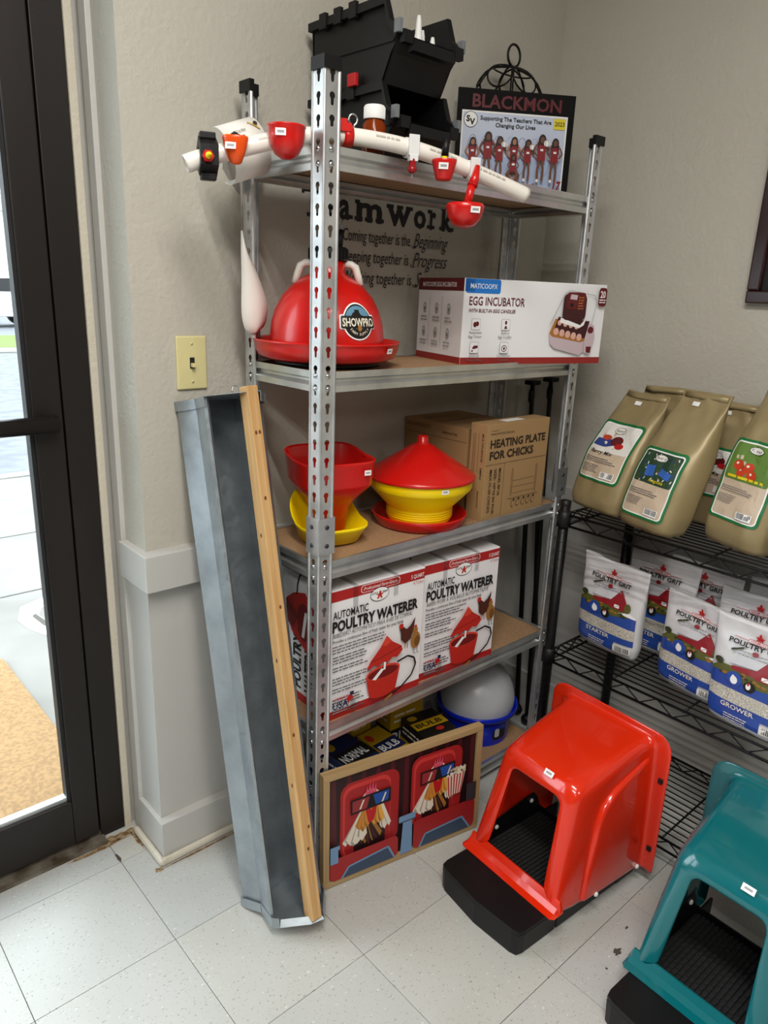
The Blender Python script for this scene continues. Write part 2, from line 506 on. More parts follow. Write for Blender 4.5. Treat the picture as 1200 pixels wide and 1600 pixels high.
# ---- aluminium door
fr = MB()
fr.box(-.004, .118, 0, .0605, .2, 2.28, M_bronze, bev=.002)
fr.box(-.030, .150, 0, -.004, .2, 2.28, M_bronze)
fr.box(-1.12, .118, 0, -1.05, .2, 2.28, M_bronze, bev=.002)
fr.box(-1.05, .118, 2.2, 0, .2, 2.28, M_bronze, bev=.002)
struct(fr.build('trim_6'))
door = bpy.data.objects.new('door_1', None); col.objects.link(door); struct(door)
d = MB()
d.box(-.072, .112, .02, -.0095, .150, 2.195, M_bronze, bev=.003)
d.box(-1.045, .112, .02, -.98, .150, 2.195, M_bronze, bev=.003)
d.box(-.98, .112, .02, -.072, .150, .15, M_bronze, bev=.003)
d.box(-.98, .112, 2.09, -.072, .150, 2.195, M_bronze, bev=.003)
for q in ((-.081, .1, .15, -.0722, .13, 2.09), (-.98, .1, .15, -.971, .13, 2.09)): d.box(q[0], .118, q[2], q[3], .146, q[5], M_gasket)
d.build('door_frame', door)
d = MB(); d.box(-.971, .122, .150, -.081, .142, .162, M_zinc); d.build('glazing_bead', door)
d = MB(); d.box(-.975, .129, .152, -.077, .135, 2.09, M_glass); d.build('glass_pane', door)
d = MB(); d.tube([(-.965, .085, 1.128), (-.029, .085, 1.128)], .019, M_bronze, 12)
d.box(-.05, .085, 1.112, -.03, .115, 1.146, M_bronze); d.box(-.97, .085, 1.112, -.95, .115, 1.146, M_bronze)
d.build('push_bar', door)
th = MB()
M_thr = mat('worn threshold aluminium', '#8d867a', 0.5, 0.6, vary=(20, '#5a4d3c', .4, .65))
th.box(-1.08, .085, 0, .0, .2, .008, M_thr); th.box(-1.08, .1, .008, .0, .112, .013, M_thr); th.box(-1.08, .12, .008, 0, .2, .016, M_thr)
struct(th.build('trim_7'))
M_dirt = mat('rust brown grime', '#6f5233', 0.95, vary=(60, '#a08c6c', .42, .6))
gr = MB()
for cx, cy, rx, ry, sd in ((.035, .092, .05, .014, 1), (.066, .05, .006, .035, 2), (-.02, .078, .08, .006, 3), (.064, -.087, .01, .008, 4), (.2, -.0895, .12, .003, 5)):
    rn = random.Random(sd)
    gr.face([(cx + rx * (1 + rn.uniform(-.3, .3)) * math.cos(2 * pi * k / 22), cy + ry * (1 + rn.uniform(-.4, .4)) * math.sin(2 * pi * k / 22), .0006) for k in range(22)], M_dirt)
for cx, cy, rx, ry, sd in ((.759, -.977, .012, .007, 6), (.835, -.955, .006, .003, 7), (.0, .02, .006, .016, 8), (.70, -.985, .003, .003, 9), (.86, -1.0, .003, .002, 10)):
    rn = random.Random(sd)
    gr.face([(cx + rx * (1 + rn.uniform(-.5, .5)) * math.cos(2 * pi * k / 16), cy + ry * (1 + rn.uniform(-.5, .5)) * math.sin(2 * pi * k / 16), .0006) for k in range(16)], mat('dark floor scuff', '#4b443a', .9))
q = gr.build('grime', fl); q['kind'] = 'stuff'
# unseen sidelight window, added left of the door to let in daylight
wn = bpy.data.objects.new('added_window_1', None); col.objects.link(wn); struct(wn)
q = MB()
for a in ((-2.35, .45, -2.28, 2.28), (-1.18, .45, -1.12, 2.28), (-2.28, .45, -1.18, .51), (-2.28, 2.2, -1.18, 2.28)): q.box(a[0], .13, a[1], a[2], .2, a[3], M_bronze)
q.build('added_window_frame', wn)
q = MB(); q.box(-2.28, .16, .51, -1.18, .166, 2.2, M_glass); q.build('glass_pane', wn)

# ---- outside
struct(quick('sidewalk', [(-9, .2, -.2, 9, 4.42, -.03, M_concrete)]))
q = MB()
for y in (2.9, 2.0): q.box(-9, y, -.0299, 9, y + .012, -.0285, M_grout)
struct(q.build('trim_8'))
struct(quick('street', [(-40, 4.42, -.2, 60, 60, -.035, M_asphalt)]))
struct(quick('verge', [(-40, 15.6, -.03, 60, 19.2, .0, M_grass)]))
struct(quick('kerb_strip', [(-40, 14.6, -.035, 60, 15.6, -.005, M_concrete), (-9, 4.3, -.03, 9, 4.44, -.022, M_concrete)]))
M_stucco = mat('pale stucco', '#c9c6bf', 0.9)
sb = quick('storefront_building', [(-14, 38, -.04, 46, 46, 5, M_stucco), (-14, 37.8, 4.4, 46, 38, 5, M_trimw)])
tag(sb, 'pale low building far across the street beyond the door glass', 'building')
mt = MB()
mt.box(-.98, .19, -.03, .085, 1.35, -.016, M_mat, bev=.003)
tag(mt.build('door_mat'), 'tan bristle entry mat lying outside the glass door', 'mat')
# little kerbed drain in the sidewalk
dr = MB()
pts = [(.24, 1.70), (.25, 1.58), (.30, 1.46), (.9, 1.34), (.9, 1.95), (.42, 1.90), (.29, 1.84)]
inn = [(.33, 1.70), (.335, 1.60), (.37, 1.53), (.9, 1.44), (.9, 1.86), (.43, 1.81), (.36, 1.77)]
for a in range(len(pts)):
    b_ = (a + 1) % len(pts)
    dr.face([(*pts[a], -.0285), (*pts[b_], -.0285), (*inn[b_], -.026), (*inn[a], -.026)], M_white)
dr.face([(*p, -.0275) for p in inn], M_concrete)
dr.face([(.3, 1.70, -.024), (.31, 1.58, -.024), (.33, 1.52, -.024), (.335, 1.60, -.024), (.32, 1.72, -.024)], M_grout)
tag(dr.build('drain_kerb'), 'pale kerbed drain opening set in the sidewalk beyond the door', 'drain')
# parked car far away
car = thing('car', 'white parked car across the street beyond the door glass', 'car', (5.6, 23.6, -.03), R(8))
c = MB()
prof = [(-2.2, .35), (-2.25, .7), (-2.0, .95), (-1.2, 1.02), (-.7, 1.45), (.6, 1.5), (1.3, 1.05), (2.1, .92), (2.25, .6), (2.2, .3)]
c.prism([(x, z) for x, z in prof], 1, -.85, .85, M_white)
c.build('body', car, bevel=.05)
c = MB(); c.prism([(-1.1, 1.03), (-.68, 1.38), (.55, 1.43), (1.15, 1.05)], 1, -.86, .86, M_gasket); c.build('window', car)
for sx in (-1.35, 1.4):
    for sy in (-.8, .8):
        c = MB(); c.lathe([(.001, -.1), (.32, -.1), (.33, 0), (.32, .1), (.001, .1)], M_gasket, 20, X=Matrix.Translation((sx, sy, .33)) @ Matrix.Rotation(pi / 2, 4, 'X'))
        c.build('wheel', car)

# ---- light switch
sw = thing('light_switch', 'ivory toggle light switch plate on the wall above the galvanised trough', 'light switch', (.2255, YA, 1.2645))
s_ = MB(); s_.box(-.0365, -.006, -.0585, .0365, .0005, .0585, M_lamp, bev=.003); s_.build('switch_plate', sw)
s_ = MB(); s_.box(-.0055, -.0075, -.012, .0055, -.005, .012, M_gasket); s_.build('toggle_slot', sw)
s_ = MB(); s_.box(-.004, -.018, -.009, .004, -.006, 0, M_lamp, bev=.001); s_.build('toggle', sw)
for z in (-.0415, .0415):
    s_ = MB(); s_.lathe([(.0035, 0), (.003, .0012), (.001, .0016)], M_lamp, 12, cap1=True, X=Matrix.Translation((0, -.006, z)) @ Matrix.Rotation(pi / 2, 4, 'X'))
    s_.box(-.0028, -.0078, z - .0004, .0028, -.0072, z + .0004, M_gasket)
    s_.build('screw', sw)

# ---- vinyl lettering on the back wall
ld = PR()
def slab(t, x, y, h, w): ld.text(t, x, y, h, M_ink, w=w, bold=.03)
def serif(x, y, w=.026, h=.009): ld.rect(x, y, x + w, y + h, M_ink, up=.1)
def letter(t, x0, x1, y, h=.047):
    slab(t, x0, y, h, x1 - x0)
letter('T', .525, .590, 1.598, .067); serif(.540, 1.598, .035); serif(.525, 1.648, .008, .017); serif(.582, 1.648, .008, .017)
letter('e', .597, .632, 1.602, .062); letter('a', .638, .672, 1.603, .062); serif(.665, 1.603, .016)
letter('m', .693, .778, 1.602, .062); serif(.687, 1.602); serif(.721, 1.602); serif(.757, 1.602, .028); serif(.687, 1.641, .016)
letter('w', .797, .880, 1.602, .062); serif(.793, 1.641, .024); serif(.829, 1.641, .022); serif(.862, 1.641, .024)
letter('o', .892, .937, 1.602, .062)
letter('r', .953, .975, 1.602, .062); serif(.943, 1.602, .028); serif(.943, 1.641, .016)
letter('k', .999, 1.042, 1.602, .060); serif(.991, 1.602, .022); serif(1.024, 1.602, .023); serif(.991, 1.654, .014); serif(1.02, 1.641, .02)
for k, (ta, tb2, y, xe, xs) in enumerate((('Coming together is the', 'Beginning', 1.552, .881, .894), ('Keeping together is', 'Progress', 1.503, .877, .892), ('Working together is', 'Success', 1.452, .890, .903))):
    ld.text(ta, .650, y, .030, M_ink, w=xe - .650, bold=.0, shear=.1)
    ld.text(tb2, xs, y - .002, .038, M_ink, w=1.028 - xs, shear=.5, bold=-.006)
    ld.line([(xs - .010, y + .004), (xs - .002, y - .004), (xs + .010, y - .002)], .0018, M_ink)
q = ld.build('wall_lettering', None, plane((0, YA, 0), (1, 0, 0), (0, 0, 1)))
tag(q, 'black vinyl teamwork quotation lettering stuck on the wall behind the shelving', 'wall decal')

# ---- framed print on the right wall
pf = thing('picture_frame', 'dark mahogany frame hanging on the right wall above the seed bags', 'picture', (XB, -.715, 1.44), R(-90))
for q in ((0, 0, .55, .032), (0, .43, .55, .462), (0, .032, .032, .43), (.518, .032, .55, .43)):
    b = MB(); b.box(q[0], -.024, q[1], q[2], 0, q[3], mat('mahogany frame', '#2a0d0c', .25), bev=.004)
    b.build('frame_moulding', pf)
b = MB(); b.box(.032, -.008, .032, .518, -.002, .43, M_gasket); b.build('mount', pf)
p = PR(); p.rect(.05, .05, .5, .41, mat('pale pink print', '#cdb7cf', .5)); p.rect(.05, .12, .5, .3, mat('pink print', '#a33c5c', .5)); p.text('ne', .056, .056, .03, M_inkred)
p.build('print', pf, front(0, -.008, 0))

# ================================================================ zinc shelving unit
SX0, SX1, SY0, SY1 = .338, 1.238, -.377, -.094
unit = thing('shelving_unit', 'zinc boltless shelving unit with five particle board shelves in the corner', 'shelving', (SX0, SY0, 0))
SWd, SDp = SX1 - SX0, SY1 - SY0
SZ = [.022, .399, .816, 1.230, 1.649]     # lower edge of each beam
BH = .042
FW = .034
def keyplate(n, pitch, w, z0):
    """flat strip in local (u,z), keyhole in each pitch"""
    V = []; F = []
    hole = []
    for k in range(9): a = R(-55 + 290 * k / 8); hole.append((w / 2 + .0064 * math.cos(a), .0255 + .0064 * math.sin(a)))
    hole += [(w / 2 - .0034, .0125), (w / 2 - .0022, .0092), (w / 2 + .0022, .0092), (w / 2 + .0034, .0125)]
    outer = [(0, 0), (w, 0), (w, pitch), (0, pitch)]
    pts = outer + hole
    tr = tessellate_polygon([[Vector((*p, 0)) for p in outer], [Vector((*p, 0)) for p in hole]])
    for i in range(n):
        k = len(V)
        V += [(u, z0 + z + i * pitch) for u, z in pts]
        F += [tuple(k + j for j in t) for t in tr]
    return V, F
def post_mesh(H=1.823):
    b = MB(); mi = b.mi(M_zinc)
    n = 48; V, F = keyplate(n, H / n, FW - .008, 0)
    for face_ in (0, 1):
        vs = []
        for u, z in V:
            p = (u + .005, 0, z) if face_ == 0 else (0, u + .005, z)
            vs.append(b.bm.verts.new(p))
        for f in F:
            try: q = b.bm.faces.new([vs[i] for i in f]); q.material_index = mi
            except ValueError: pass
    bmesh.ops.remove_doubles(b.bm, verts=b.bm.verts, dist=1e-6)
    # rounded ridge at the corner and folded lips
    def strip(pts):
        r = [[Vector((x, y, z)) for x, y in pts] for z in (0, H)]
        b.rings(r, M_zinc, closed=False)
    strip([(.005, 0), (.0035, -.0012), (.0012, -.0018), (-.0006, -.0006), (-.0018, .0012), (-.0012, .0035), (0, .005)])
    strip([(FW - .003, 0), (FW - .001, -.0025), (FW + .002, -.003), (FW + .002, .004)])
    strip([(0, FW - .003), (-.0025, FW - .001), (-.003, FW + .002), (.004, FW + .002)])
    me = bpy.data.meshes.new('upright'); b.bm.to_mesh(me); b.bm.free(); me.materials.append(M_zinc)
    return me
pm = post_mesh()
def splice_mesh():
    b = MB()
    for a in (0, 1):
        if a == 0: b.box(-.003, -.0045, 0, FW + .006, -.002, .083, M_zinc)
        else: b.box(-.0045, -.003, 0, -.002, FW + .006, .083, M_zinc)
    b.box(FW + .004, -.0045, 0, FW + .006, .006, .083, M_zinc); b.box(-.0045, FW + .004, 0, .006, FW + .006, .083, M_zinc)
    bmesh.ops.recalc_face_normals(b.bm, faces=b.bm.faces)
    me = bpy.data.meshes.new('splice_plate'); b.bm.to_mesh(me); b.bm.free(); me.materials.append(M_zinc); return me
sm = splice_mesh()
def rivet_mesh(m):
    b = MB(); b.lathe([(.0052, 0), (.005, .0018), (.003, .003), (.0001, .0034)], m, 12)
    me = bpy.data.meshes.new('rivet'); b.bm.to_mesh(me); b.bm.free(); me.materials.append(m); return me
rmd = rivet_mesh(M_bolt); rmz = rivet_mesh(M_steel)
def inst(name, me, parent, M4):
    o = bpy.data.objects.new(name, me); col.objects.link(o); o.parent = parent; o.matrix_local = M4; return o
for cx, cy, sx, sy in ((0, 0, 1, 1), (SWd, 0, -1, 1), (0, SDp, 1, -1), (SWd, SDp, -1, -1)):
    S = Matrix.Diagonal((sx, sy, 1, 1))
    up = inst('upright', pm, unit, Matrix.Translation((cx, cy, 0)) @ S)
    b = MB(); b.prism([(-.004, -.004), (FW + .003, -.004), (FW + .003, .007), (.007, .007), (.007, FW + .003), (-.004, FW + .003)], 2, 1.814, 1.836, M_black)
    b.build('end_cap', up)
    b = MB(); b.box(-.004, -.004, 0, FW + .003, FW + .003, .01, M_black, bev=.002)
    b.build('foot_cap', up)
    inst('splice_plate', sm, up, Matrix.Translation((0, 0, .880)))
    for z in (.9, .921 + .021):
        inst('rivet', rmd, up, Matrix.Translation((.0185, -.0045, z)) @ Matrix.Rotation(pi / 2, 4, 'X'))
        inst('rivet', rmd, up, Matrix.Translation((-.0045, .0185, z)) @ Matrix.Rotation(-pi / 2, 4, 'Y'))
    for zz in SZ:
        for dz in (.008, .034):
            inst('rivet', rmz, up, Matrix.Translation((.018, -.0005, zz + dz)) @ Matrix.Rotation(pi / 2, 4, 'X'))
            inst('rivet', rmz, up, Matrix.Translation((-.0005, .018, zz + dz)) @ Matrix.Rotation(-pi / 2, 4, 'Y'))
prof = [(0.010, .0405), (0, .042), (0, .0285), (.0075, .0245), (.0075, .0195), (-.001, .0125), (-.001, 0), (.012, .0015)]
for zi, z in enumerate(SZ):
    for side in range(4):
        b = MB()
        L = SWd if side in (0, 2) else SDp
        e = .004
        # end corners of the profile run out towards the post
        r = []
        for s_, sh in ((e, 0), (e + .03, 1), (L - e - .03, 1), (L - e, 0)):
            r.append([Vector((s_, y + .0035 if sh else min(y, .003) + .0035 if y > 0 else y + .0035, zz)) for y, zz in prof])
        b.rings(r, M_zincb, closed=False, smooth=False)
        o = b.build('beam', unit, solid=.0014)
        M4 = [Matrix.Translation((0, 0, z)),
              Matrix.Translation((SWd, 0, z)) @ Matrix.Rotation(pi / 2, 4, 'Z'),
              Matrix.Translation((SWd, SDp, z)) @ Matrix.Rotation(pi, 4, 'Z'),
              Matrix.Translation((0, SDp, z)) @ Matrix.Rotation(-pi / 2, 4, 'Z')][side]
        o.matrix_local = M4
    b = MB(); b.box(.0055, .0055, z + .028, SWd - .0055, SDp - .0055, z + .038, M_board)
    b.build('shelf_board', unit)
SH = [z + .038 for z in SZ]

# ================================================================ wire rack with black posts
rack = thing('wire_rack', 'black wire rack on the right wall holding seed and grit bags', 'rack', (1.085, -.49, 0), 0)
RW, RL = .36, 1.22
for x, y in ((0, 0), (RW, 0), (0, -RL), (RW, -RL)):
    b = MB(); b.tube([(x, y, .012), (x, y, .905)], .0140, M_blackm, 14)
    for k in range(33): b.lathe([(.0143, 0), (.0143, .0012)], M_gasket, 14, c=(x, y, .06 + k * .0254))
    b.build('post', rack)
    b = MB(); b.lathe([(.0001, 0), (.016, 0), (.018, .008), (.012, .014), (.008, .03)], M_blackm, 14, c=(x, y, 0)); b.build('levelling_foot', rack)
    b = MB(); b.lathe([(.0145, 0), (.015, .012), (.0001, .016)], M_black, 14, c=(x, y, .9)); b.build('post_cap', rack)
RZ = [.085, .464, .874]
for z in RZ:
    b = MB()
    e = .012
    for x in (0, RW):
        b.tube([(x, -e, z), (x, -RL + e, z)], .0034, M_blackm, 6); b.tube([(x, -e, z - .031), (x, -RL + e, z - .031)], .0034, M_blackm, 6)
        n = 26; P = [(x, -e - (RL - 2 * e) * k / n, z if k % 2 else z - .031) for k in range(n + 1)]
        b.tube(P, .0022, M_blackm, 5)
    for y in (-e * .2, -RL + e * .2):
        b.tube([(e, y, z), (RW - e, y, z)], .0034, M_blackm, 6); b.tube([(e, y, z - .031), (RW - e, y, z - .031)], .0034, M_blackm, 6)
        n = 8; P = [(e + (RW - 2 * e) * k / n, y, z if k % 2 else z - .031) for k in range(n + 1)]
        b.tube(P, .0022, M_blackm, 5)
    sh = b.build('wire_shelf', rack)
    wm = None
    for k in range(14):
        x = RW * (k + 1) / 15
        if wm is None:
            b = MB(); b.tube([(0, -.004, 0), (0, -RL + .004, 0)], .0019, M_blackm, 6); o = b.build('wire', sh); wm = o
        else: o = wm.copy(); col.objects.link(o); o.parent = sh
        o.location = (x, 0, z + .003)
    cm = None
    for k in range(5):
        if cm is None:
            b = MB(); b.tube([(0, 0, 0), (RW, 0, 0)], .003, M_blackm, 6); cm = o = b.build('cross_brace', sh)
        else: o = cm.copy(); col.objects.link(o); o.parent = sh
        o.location = (0, -RL * (k + 1) / 6, z - .0025)
    for x, y in ((0, 0), (RW, 0), (0, -RL), (RW, -RL)):
        b = MB(); b.lathe([(.0140, -.036), (.0195, -.034), (.0185, .008), (.0140, .01)], M_black, 16, c=(x, y, z)); b.build('collar', sh)

# ================================================================ folded black stand behind the shelving
st = thing('tripod_stand', 'folded black metal stand standing in the corner beside the zinc shelving', 'stand', (1.37, -.19, 0), 0)
for k, (bx, by, tx, ty, tz) in enumerate(((-.005, -.01, .0, .06, 1.17), (-.03, -.075, .055, .03, 1.18), (.04, -.05, .045, .045, 1.0))):
    b = MB(); b.tube([(bx, by, .03), (bx * .5 + tx * .5, by * .5 + ty * .5, tz * .5), (tx, ty, tz)], [.009, .0085, .007], M_blackm, 10)
    b.sphere((bx, by, .022), .021, M_black, 12)
    if tz > 1.1:
        b.tube([(tx, ty, tz - .06), (tx, ty, tz - .035), (tx, ty, tz - .02)], [.0085, .0105, .0085], M_black, 10)
        b.box(tx - .02, ty - .018, tz - .004, tx + .02, ty + .018, tz + .01, M_black, bev=.003)
    b.build('leg', st)

# ================================================================ galvanised trough and its wooden strip
_ax = Vector((.014, .232, 1)).normalized(); _ex = (Vector((1, 0, 0)) - _ax * _ax.x).normalized(); _ey = _ax.cross(_ex)
TR = Matrix((_ex, _ey, _ax)).transposed().to_4x4(); TR.translation = (.169, -.322, .0045)
tro = thing('feed_trough', 'long galvanised sheet metal trough leaning upright against the wall', 'trough')
tro.matrix_world = TR
LT = 1.207
sec = [(0, 0), (.018, -.054), (.006, -.115), (.010, -.119), (.016, -.114), (.024, -.062), (.066, -.002), (.146, .004), (.150, -.085), (.132, -.140), (.098, -.168)]
b = MB()
b.rings([[Vector((x, y, z)) for x, y in sec] for z in (.002, LT)], M_gal, closed=False, smooth=False)
b.build('channel', tro, solid=.0012)
b = MB(); b.rings([[Vector((x, y, z)) for x, y in ((.0185, -.056), (.0205, -.060), (.0095, -.112), (.0065, -.113))] for z in (.03, LT - .02)], M_zinc, closed=False, smooth=False)
b.build('folded_rim', tro, solid=.0008)
cap = [(-.004, .006), (-.004, -.010), (.012, -.060), (.001, -.124), (.012, -.140), (.066, -.185), (.098, -.194), (.148, -.130), (.163, -.060), (.158, .010)]
cen = Vector((.085, -.075, 0))
for z, s_ in ((0.0, 1), (LT, -1)):
    b = MB()
    if s_ < 0: cap = [(min(x, .1505), y) for x, y in cap]
    b.face([(x, y, z) for x, y in cap], M_gal)
    n = len(cap)
    for k in range(0, n - 1):
        if s_ == 1 and k in (4, 5): h_, ins = .012, .12
        elif s_ == -1 and k in (3, 4, 5): continue
        else: h_, ins = .022, .015
        p0, p1 = Vector((*cap[k], z)), Vector((*cap[k + 1], z)); up_ = Vector((0, 0, h_ * s_)); cz = Vector((cen.x, cen.y, z))
        b.face([p0, p1, p1.lerp(cz, ins) + up_, p0.lerp(cz, ins) + up_], M_gal)
    b.build('end_cap', tro, solid=.001)
wb = MB()
wb.box(.069, -.191, .006, .095, -.156, LT + .012, M_pine, bev=.002)
wood = wb.build('wooden_strip', tro)
for z, x in ((.18, .08), (.23, .088), (.45, .078), (.74, .084), (.98, .08), (1.12, .077), (1.121, .086)):
    p = PR(); p.ell(x, z, .003, .0045, M_knot, 12); p.build('knot', wood, plane((0, -.191, 0), (1, 0, 0), (0, 0, 1)))
for z in (.33, .62, .9):
    p = PR(); p.ell(.018, z, .003, .005, M_knot, 12); p.build('knot', wood, plane((.069, -.156, 0), (0, -1, 0), (0, 0, 1)))
b = MB(); b.tube([(.126 + .010 * math.cos(t), -.045, LT + .012 + .014 * math.sin(t)) for t in [2 * pi * k / 16 for k in range(16)]], .0016, M_steel, 6, closed=True)
b.build('hanging_ring', tro)

# ================================================================ nest boxes
M_turf = mat('black ribbed nest mat', '#141517', 0.85, bump=(120, .6, .003))
def arch(yrb, yrt, ylb, ylt, zb, zt, r, xb, xt, zbl=None):
    P = []
    zbl = zb if zbl is None else zbl
    def X(z): return xb + (xt - xb) * (z - zb) / (zt - zb)
    for k in range(5):
        f = k / 5; z = zb + (zt - r - zb) * f; y = yrb + (yrt - yrb) * f; P.append((X(z), y, z))
    for k in range(7):
        a = pi / 2 * k / 6; z = zt - r + r * math.sin(a); y = yrt + r - r * math.cos(a); P.append((X(z), y, z))
    for k in range(1, 5):
        f = k / 5; P.append((X(zt), yrt + r + (ylt - yrt - 2 * r) * f, zt))
    for k in range(7):
        a = pi / 2 * k / 6; z = zt - r + r * math.cos(a); y = ylt - r + r * math.sin(a); P.append((X(z), y, z))
    for k in range(1, 6):
        f = k / 5; z = zt - r + (zbl - zt + r) * f; y = ylt + (ylb - ylt) * f; P.append((X(z), y, z))
    return [Vector(p) for p in P]
def nest_box(name, label, M_h, loc, rz):
    t = thing(name, label, 'nest box', loc, rz, 'plastic roll out nest boxes on the floor')
    # tray with front step
    b = MB()
    pl = [(.022, 0), (.006, .004), (0, .02), (-.010, .13), (0, .244), (.006, .258), (.022, .262), (.135, .262), (.135, 0)]
    def inset(p, k): return [(.07 + (x - .07) * (1 - k), .131 + (y - .131) * (1 - k)) for x, y in p]
    r = [[Vector((x, y, z)) for x, y in inset(pl, k)] for k, z in ((.035, 0), (.02, .004), (.0, .058), (.008, .062), (.0, .0635), (.0, .067), (.008, .070))]
    b.rings(r, M_black, True, True, True, smooth=False)
    b.build('front_step', t)
    b = MB()
    b.box(.136, .0, .006, .372, .2605, .055, M_black, bev=.003)
    for y in (.0, .2545): b.box(.3722, y, .006, .448, y + .006, .052, M_black)
    lug = [(.13, .052), (.13, .088), (.155, .104), (.325, .130), (.342, .129), (.356, .112), (.366, .084), (.380, .066), (.380, .052)]
    for y in (-.002, .2585): b.prism([(x, z) for x, z in lug], 1, y, y + .004, M_black)
    b.box(.366, 0, .05, .370, .2605, .078, M_black)
    b.build('base_tray', t)
    mm = MB()
    mm.box(.14, .006, .056, .364, .255, .06, M_turf)
    for k in range(22):
        x = .142 + k * .0100
        for j in range(22):
            y = .009 + j * .0111
            mm.box(x, y, .06, x + .0090, y + .0060, .0660 + .0010 * ((k + j) % 2), M_turf)
    q = mm.build('nest_mat', t); q['kind'] = 'stuff'
    # hood
    b = MB()
    rings = [arch(.040, .050, .222, .204, .100, .322, .022, .128, .170),
             arch(.036, .046, .226, .208, .096, .326, .025, .121, .166),
             arch(.004, .026, .258, .233, .080, .352, .034, .112, .176),
             arch(-.006, .014, .268, .245, .066, .361, .036, .122, .190),
             arch(-.010, .010, .272, .249, .055, .366, .036, .150, .215),
             arch(-.012, .006, .274, .254, .045, .385, .03, .290, .310),
             arch(-.013, .003, .275, .257, .038, .402, .024, .424, .424),
             arch(-.018, -.004, .280, .264, .036, .408, .026, .438, .438),
             arch(-.024, -.014, .288, .276, .036, .411, .030, .4425, .4425),
             arch(-.050, -.048, .312, .310, .034, .426, .045, .4435, .4435),
             arch(-.052, -.050, .314, .312, .032, .428, .045, .4455, .4455)]
    vr = b.rings(rings, M_h, closed=False)
    hood = b.build('hood', t, solid=.0025, sub=1)
    b = MB()
    prof_ = [(.127, .100), (.122, .101), (.114, .086), (.104, .0762), (.088, .0738), (.088, .0712), (.128, .0712)]
    ys = [(-.020, .80), (-.012, 1), (.274, 1), (.282, .80)]
    b.rings([[Vector((.128 + (x - .128) * f, y, .0712 + (z - .0712) * (1 if 0 < k_ < 3 else .25))) for x, z in prof_] for k_, (y, f) in enumerate(ys)], M_h, True, True, True, smooth=False)
    b.build('sill', t, bevel=.002)
    for sy in (0, 1):
        b = MB()
        poly = [(.200, .056), (.218, .15), (.240, .255), (.258, .292), (.30, .322), (.434, .366), (.436, .042)]
        def Y(z, o):
            y = -.010 + .014 * (z - .045) / .33 - o
            return y if sy == 0 else .262 - y
        rr = [[Vector((x, Y(z, o), z)) for x, z in poly] for o in (-.006, .012)]
        b.rings(rr, M_h, True, False, True, smooth=False)
        q = b.build('side_panel', t, autosmooth=False); md = q.modifiers.new('b', 'BEVEL'); md.width = .011; md.segments = 4; md.limit_method = 'ANGLE'; md.angle_limit = R(30)
        for p_ in q.data.polygons: p_.use_smooth = True
    for x, z in ((.250, .060), (.420, .052)):
        for y, s_ in ((-.0218, 1), (.2838, -1)):
            b = MB(); b.lathe([(.0065, 0), (.0062, .003), (.003, .0055), (.0001, .006)], M_white, 14, X=Matrix.Translation((x, y, z)) @ Matrix.Rotation(s_ * pi / 2, 4, 'X')); b.build('white_bolt', t)
    for x, z in ((.195, .088), (.330, .110)):
        b = MB(); b.lathe([(.0065, 0), (.006, .003), (.003, .0045), (.0001, .005)], M_white, 14, X=Matrix.Translation((x, .2583, z)) @ Matrix.Rotation(pi / 2, 4, 'X')); b.build('white_bolt', t)
    for z in (.10, .30):
        b = MB(); b.box(.437, -.042, z, .4425, -.030, z + .014, M_gasket, bev=.001); b.build('catch_slot', t)
    price_tag(hood, Matrix.Translation((.171, .112, .3545)) @ Matrix.Rotation(R(-90), 4, 'Z') @ Matrix.Rotation(R(55), 4, 'X'), .026, .014)
    return t
nest_box('nest_box', 'red orange plastic nest box with black front step beside the zinc shelving', M_orange, (.56, -.84, 0), R(-4))
nest_box('nest_box', 'teal plastic nest box with black front step nearest the wire rack end', M_teal, (.571, -1.306, 0), R(-2))

# ================================================================ leaning framed picture on the floor
pic = thing('framed_picture', 'pale wood framed picture of two roosters in cinema seats leaning on the shelving', 'picture', (.343, -.408, .002), 0, rot=(R(-1.5), 0, R(-10.9)))
PW, PH = .48, .324
for z in (0, PH - .017):
    b = MB(); b.box(0, 0, z, PW, .022, z + .017, M_frame, bev=.001); b.build('frame_rail', pic)
for x in (0, PW - .017):
    b = MB(); b.box(x, 0, .0172, x + .017, .022, PH - .0172, M_framev, bev=.001); b.build('frame_stile', pic)
b = MB(); b.box(.017, .010, .017, PW - .017, .016, PH - .017, M_gasket); b.build('backing', pic)
c_dark = mat('dark curtain ink', '#240a0e', .5); c_cur = mat('maroon curtain ink', '#4a1118', .5); c_seat = mat('seat red ink', '#9c1d20', .5)
c_seat2 = mat('seat bright red ink', '#c23430', .5); c_arm = mat('steel blue ink', '#6d8fb4', .5); c_armd = mat('dark steel blue ink', '#33465e', .5)
c_org = mat('amber feather ink', '#c98332', .5); c_crm = mat('cream feather ink', '#ddd3c4', .5); c_pink = mat('comb pink ink', '#cf4a66', .5); c_glb = mat('lens blue ink', '#1d4a9c', .5); c_glr = mat('lens red ink', '#8c2a2e', .5)
x0, y0, x1, y1 = .017, .017, PW - .017, PH - .017
p = PR(); p.rect(x0, y0, x1, y1, c_dark)
for k in range(11):
    xx = x0 + .006 + k * .042; p.poly([(xx, y0 + .1), (xx + .018, y0 + .1), (xx + .014, y1), (xx + .003, y1)], c_cur, up=0 if k else 1)
